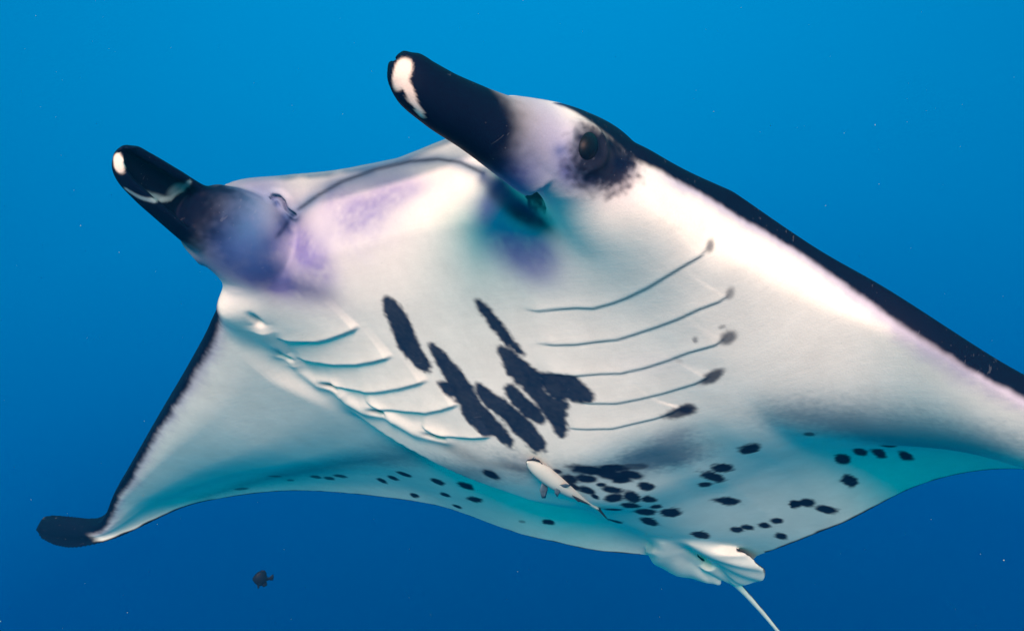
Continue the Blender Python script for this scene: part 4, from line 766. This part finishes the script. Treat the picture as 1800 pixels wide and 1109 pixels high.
rp = tt.nodes.new('ShaderNodeValToRGB'); mr2 = tt.nodes.new('ShaderNodeMapRange'); mr2.inputs['From Min'].default_value = -.012; mr2.inputs['From Max'].default_value = .018
tt.links.new(ma.outputs[0], mr2.inputs['Value']); tt.links.new(mr2.outputs[0], rp.inputs[0]); tt.links.new(rp.outputs[0], bb.inputs['Base Color'])
E_ = rp.color_ramp.elements; E_[0].position = .0; E_[0].color = (.58,.57,.55,1); E_[1].position = 1; E_[1].color = (.03,.05,.09,1)
q = E_.new(.45); q.color = (.52,.52,.51,1); q = E_.new(.68); q.color = (.22,.30,.34,1)
bb.inputs['Roughness'].default_value = .5; bb.inputs['Specular IOR Level'].default_value = .15; bd.data.materials[0] = m
k = RL/.272
v, f = tube(np.array([(-.006*k,0,.006,.004,.002),(-.02*k,0,.0095,.010,.003),(-.045*k,0,.0125,.013,.0035),(-.07*k,0,.0145,.011,.003),(-.082*k,0,.0145,.003,.001)]), 20, 20); sk_ = obj('sucking_disc', v, f, dk, rem)
for i in range(9):
    x = -.022*k-.006*k*i; vv, ff = tube(np.array([(x,-.0095,.0148+.0004*i,.0012,.0010),(x-.002,0,.0160+.0004*i,.0014,.0012),(x,.0095,.0148+.0004*i,.0012,.0010)]), 8, 8, up=(0,0,1)); obj('ridge', vv, ff, grey, sk_)
for sg in (1, -1):
    v, f = fin([(0,0),(-.010,.020),(-.030,.032),(-.040,.028),(-.030,.010),(-.020,0)], .0009, 2); v = [(-.070*k+p[0], sg*(.014+p[1]*.8), -.004+p[2]-.25*p[1]) for p in v]; obj('pectoral_fin', v, f if sg > 0 else [tuple(reversed(q)) for q in f], grey, rem)
    obj('eye', *ball((-.032*k, sg*.0125, .001), (.0022,.0016,.0022), 10, 8), dk, rem)
    v, f = fin([(0,0),(-.008,.010),(-.024,.014),(-.020,.002),(-.014,0)], .0008, 2); v = [(-.095*k+p[0], sg*(.004+p[1]), -.0165+p[2]-.2*p[1]) for p in v]; obj('pelvic_fin', v, f, grey, rem)
obj('dorsal_fin', *fin([(-.150*k,.009),(-.165*k,.026),(-.18*k,.020),(-.225*k,.010),(-.245*k,.004),(-.20*k,.006)], .0010, 1), dk, rem)
obj('anal_fin', *fin([(-.145*k,-.010),(-.165*k,-.027),(-.18*k,-.020),(-.225*k,-.009),(-.245*k,-.004),(-.20*k,-.006)], .0010, 1), dk, rem)
obj('tail_fin', *fin([(-.262*k,.004),(-.283*k,.017),(-.300*k,.023),(-.292*k,.006),(-.290*k,0),(-.292*k,-.006),(-.300*k,-.023),(-.283*k,-.017),(-.262*k,-.004)], .0010, 1), dk, rem)

# ---------------------------------------------------------------- small dark fish
FD = 3.0; fo = ((458-900)/1500*FD, FD, -(1017-554.5)/1500*FD)
fs = empty('small_fish', 'small dark deep-bodied fish alone in open water below the wing', 'fish', Matrix.Translation(fo)@Matrix.Rotation(math.radians(6), 4, 'Y')@Matrix.Rotation(math.radians(200), 4, 'Z'))
fm = flat_mat('fish_dark', (.005,.009,.030), .55, .5, 150, .1); ff_ = flat_mat('fish_fin', (.006,.009,.028), .6, .5, 150, .1)
# local: x forward, z up; body about 5 cm long, 6 cm deep
t_ = [(.027,0,-.002,.0015,.003),(.022,0,-.001,.005,.011),(.013,0,0,.0085,.021),(.002,0,.001,.0095,.0265),(-.009,0,.001,.008,.0235),(-.018,0,.0,.005,.014),(-.0235,0,.0,.0028,.0065),(-.030,0,.001,.0018,.0045)]
obj('body', *tube(np.array(t_), 36, 22), fm, fs)
obj('dorsal_fin', *fin([(.012,.018),(.0,.031),(-.012,.030),(-.019,.019),(-.019,.008),(-.004,.020)], .0012, 1), ff_, fs)
obj('anal_fin', *fin([(-.002,-.020),(-.013,-.029),(-.024,-.024),(-.024,-.014),(-.016,-.006)], .0012, 1), ff_, fs)
obj('tail_fin', *fin([(-.028,.004),(-.037,.014),(-.043,.016),(-.044,.004),(-.043,-.005),(-.036,-.006),(-.028,-.003)], .0012, 1), ff_, fs)
for sg in (1, -1):
    v, f = fin([(.010,-.020),(.006,-.034),(.001,-.030),(.002,-.020)], .0010, 1); obj('pelvic_fin', [(p[0], p[1]+sg*.004, p[2]) for p in v], f, ff_, fs)
    obj('eye', *ball((.0175, sg*.0062, .004), (.0026,.0016,.0026), 10, 8), eye_m, fs)

# ---------------------------------------------------------------- drifting specks
rng = random.Random(4); v, f = [], []
for i in range(420):
    d = .45+5.0*rng.random()**.8; x = rng.uniform(-.75, .75)*d; z = rng.uniform(-.48, .48)*d; r = rng.choice((.0003,.0004,.0005,.0008))*(.6+.35*d)
    o = len(v); a = [r*rng.uniform(.5, 1.3) for _ in range(3)]
    v += [(x+a[0],d,z),(x-a[0],d,z),(x,d+a[1],z),(x,d-a[1],z),(x,d,z+a[2]),(x,d,z-a[2])]
    f += [tuple(o+k for k in q) for q in ((0,2,4),(2,1,4),(1,3,4),(3,0,4),(2,0,5),(1,2,5),(3,1,5),(0,3,5))]
sp = obj('drifting_particles', v, f, flat_mat('plankton', (.45,.48,.46), .8, .3, 5, .05)); sp['kind'] = 'stuff'; sp['label'] = 'fine pale specks of plankton drifting through the water'; sp['category'] = 'plankton'

# ---------------------------------------------------------------- sea water
def box_mesh(name, lo, hi):
    v = [(x, y, z) for x in (lo[0], hi[0]) for y in (lo[1], hi[1]) for z in (lo[2], hi[2])]
    f = [(0,1,3,2),(4,6,7,5),(0,4,5,1),(2,3,7,6),(0,2,6,4),(1,5,7,3)]
    m = bpy.data.meshes.new(name); m.from_pydata(v, [], f); m.update(); return m
hz = bpy.data.objects.new('haze', box_mesh('haze', (-9,-.7,-5), (9,8,2.2))); S.collection.objects.link(hz)
hz['kind'] = 'stuff'; hz['label'] = 'clear blue sea water all around the manta ray'; hz['category'] = 'sea water'
m = bpy.data.materials.new('sea_water'); m.use_nodes = True; t = m.node_tree; t.nodes.clear()
o = t.nodes.new('ShaderNodeOutputMaterial'); pv = t.nodes.new('ShaderNodeVolumePrincipled'); t.links.new(pv.outputs[0], o.inputs['Volume'])
pv.inputs['Color'].default_value = (.0,.06,.13,1); pv.inputs['Absorption Color'].default_value = (.4,.96,1,1); pv.inputs['Density'].default_value = .11
hz.data.materials.append(m)
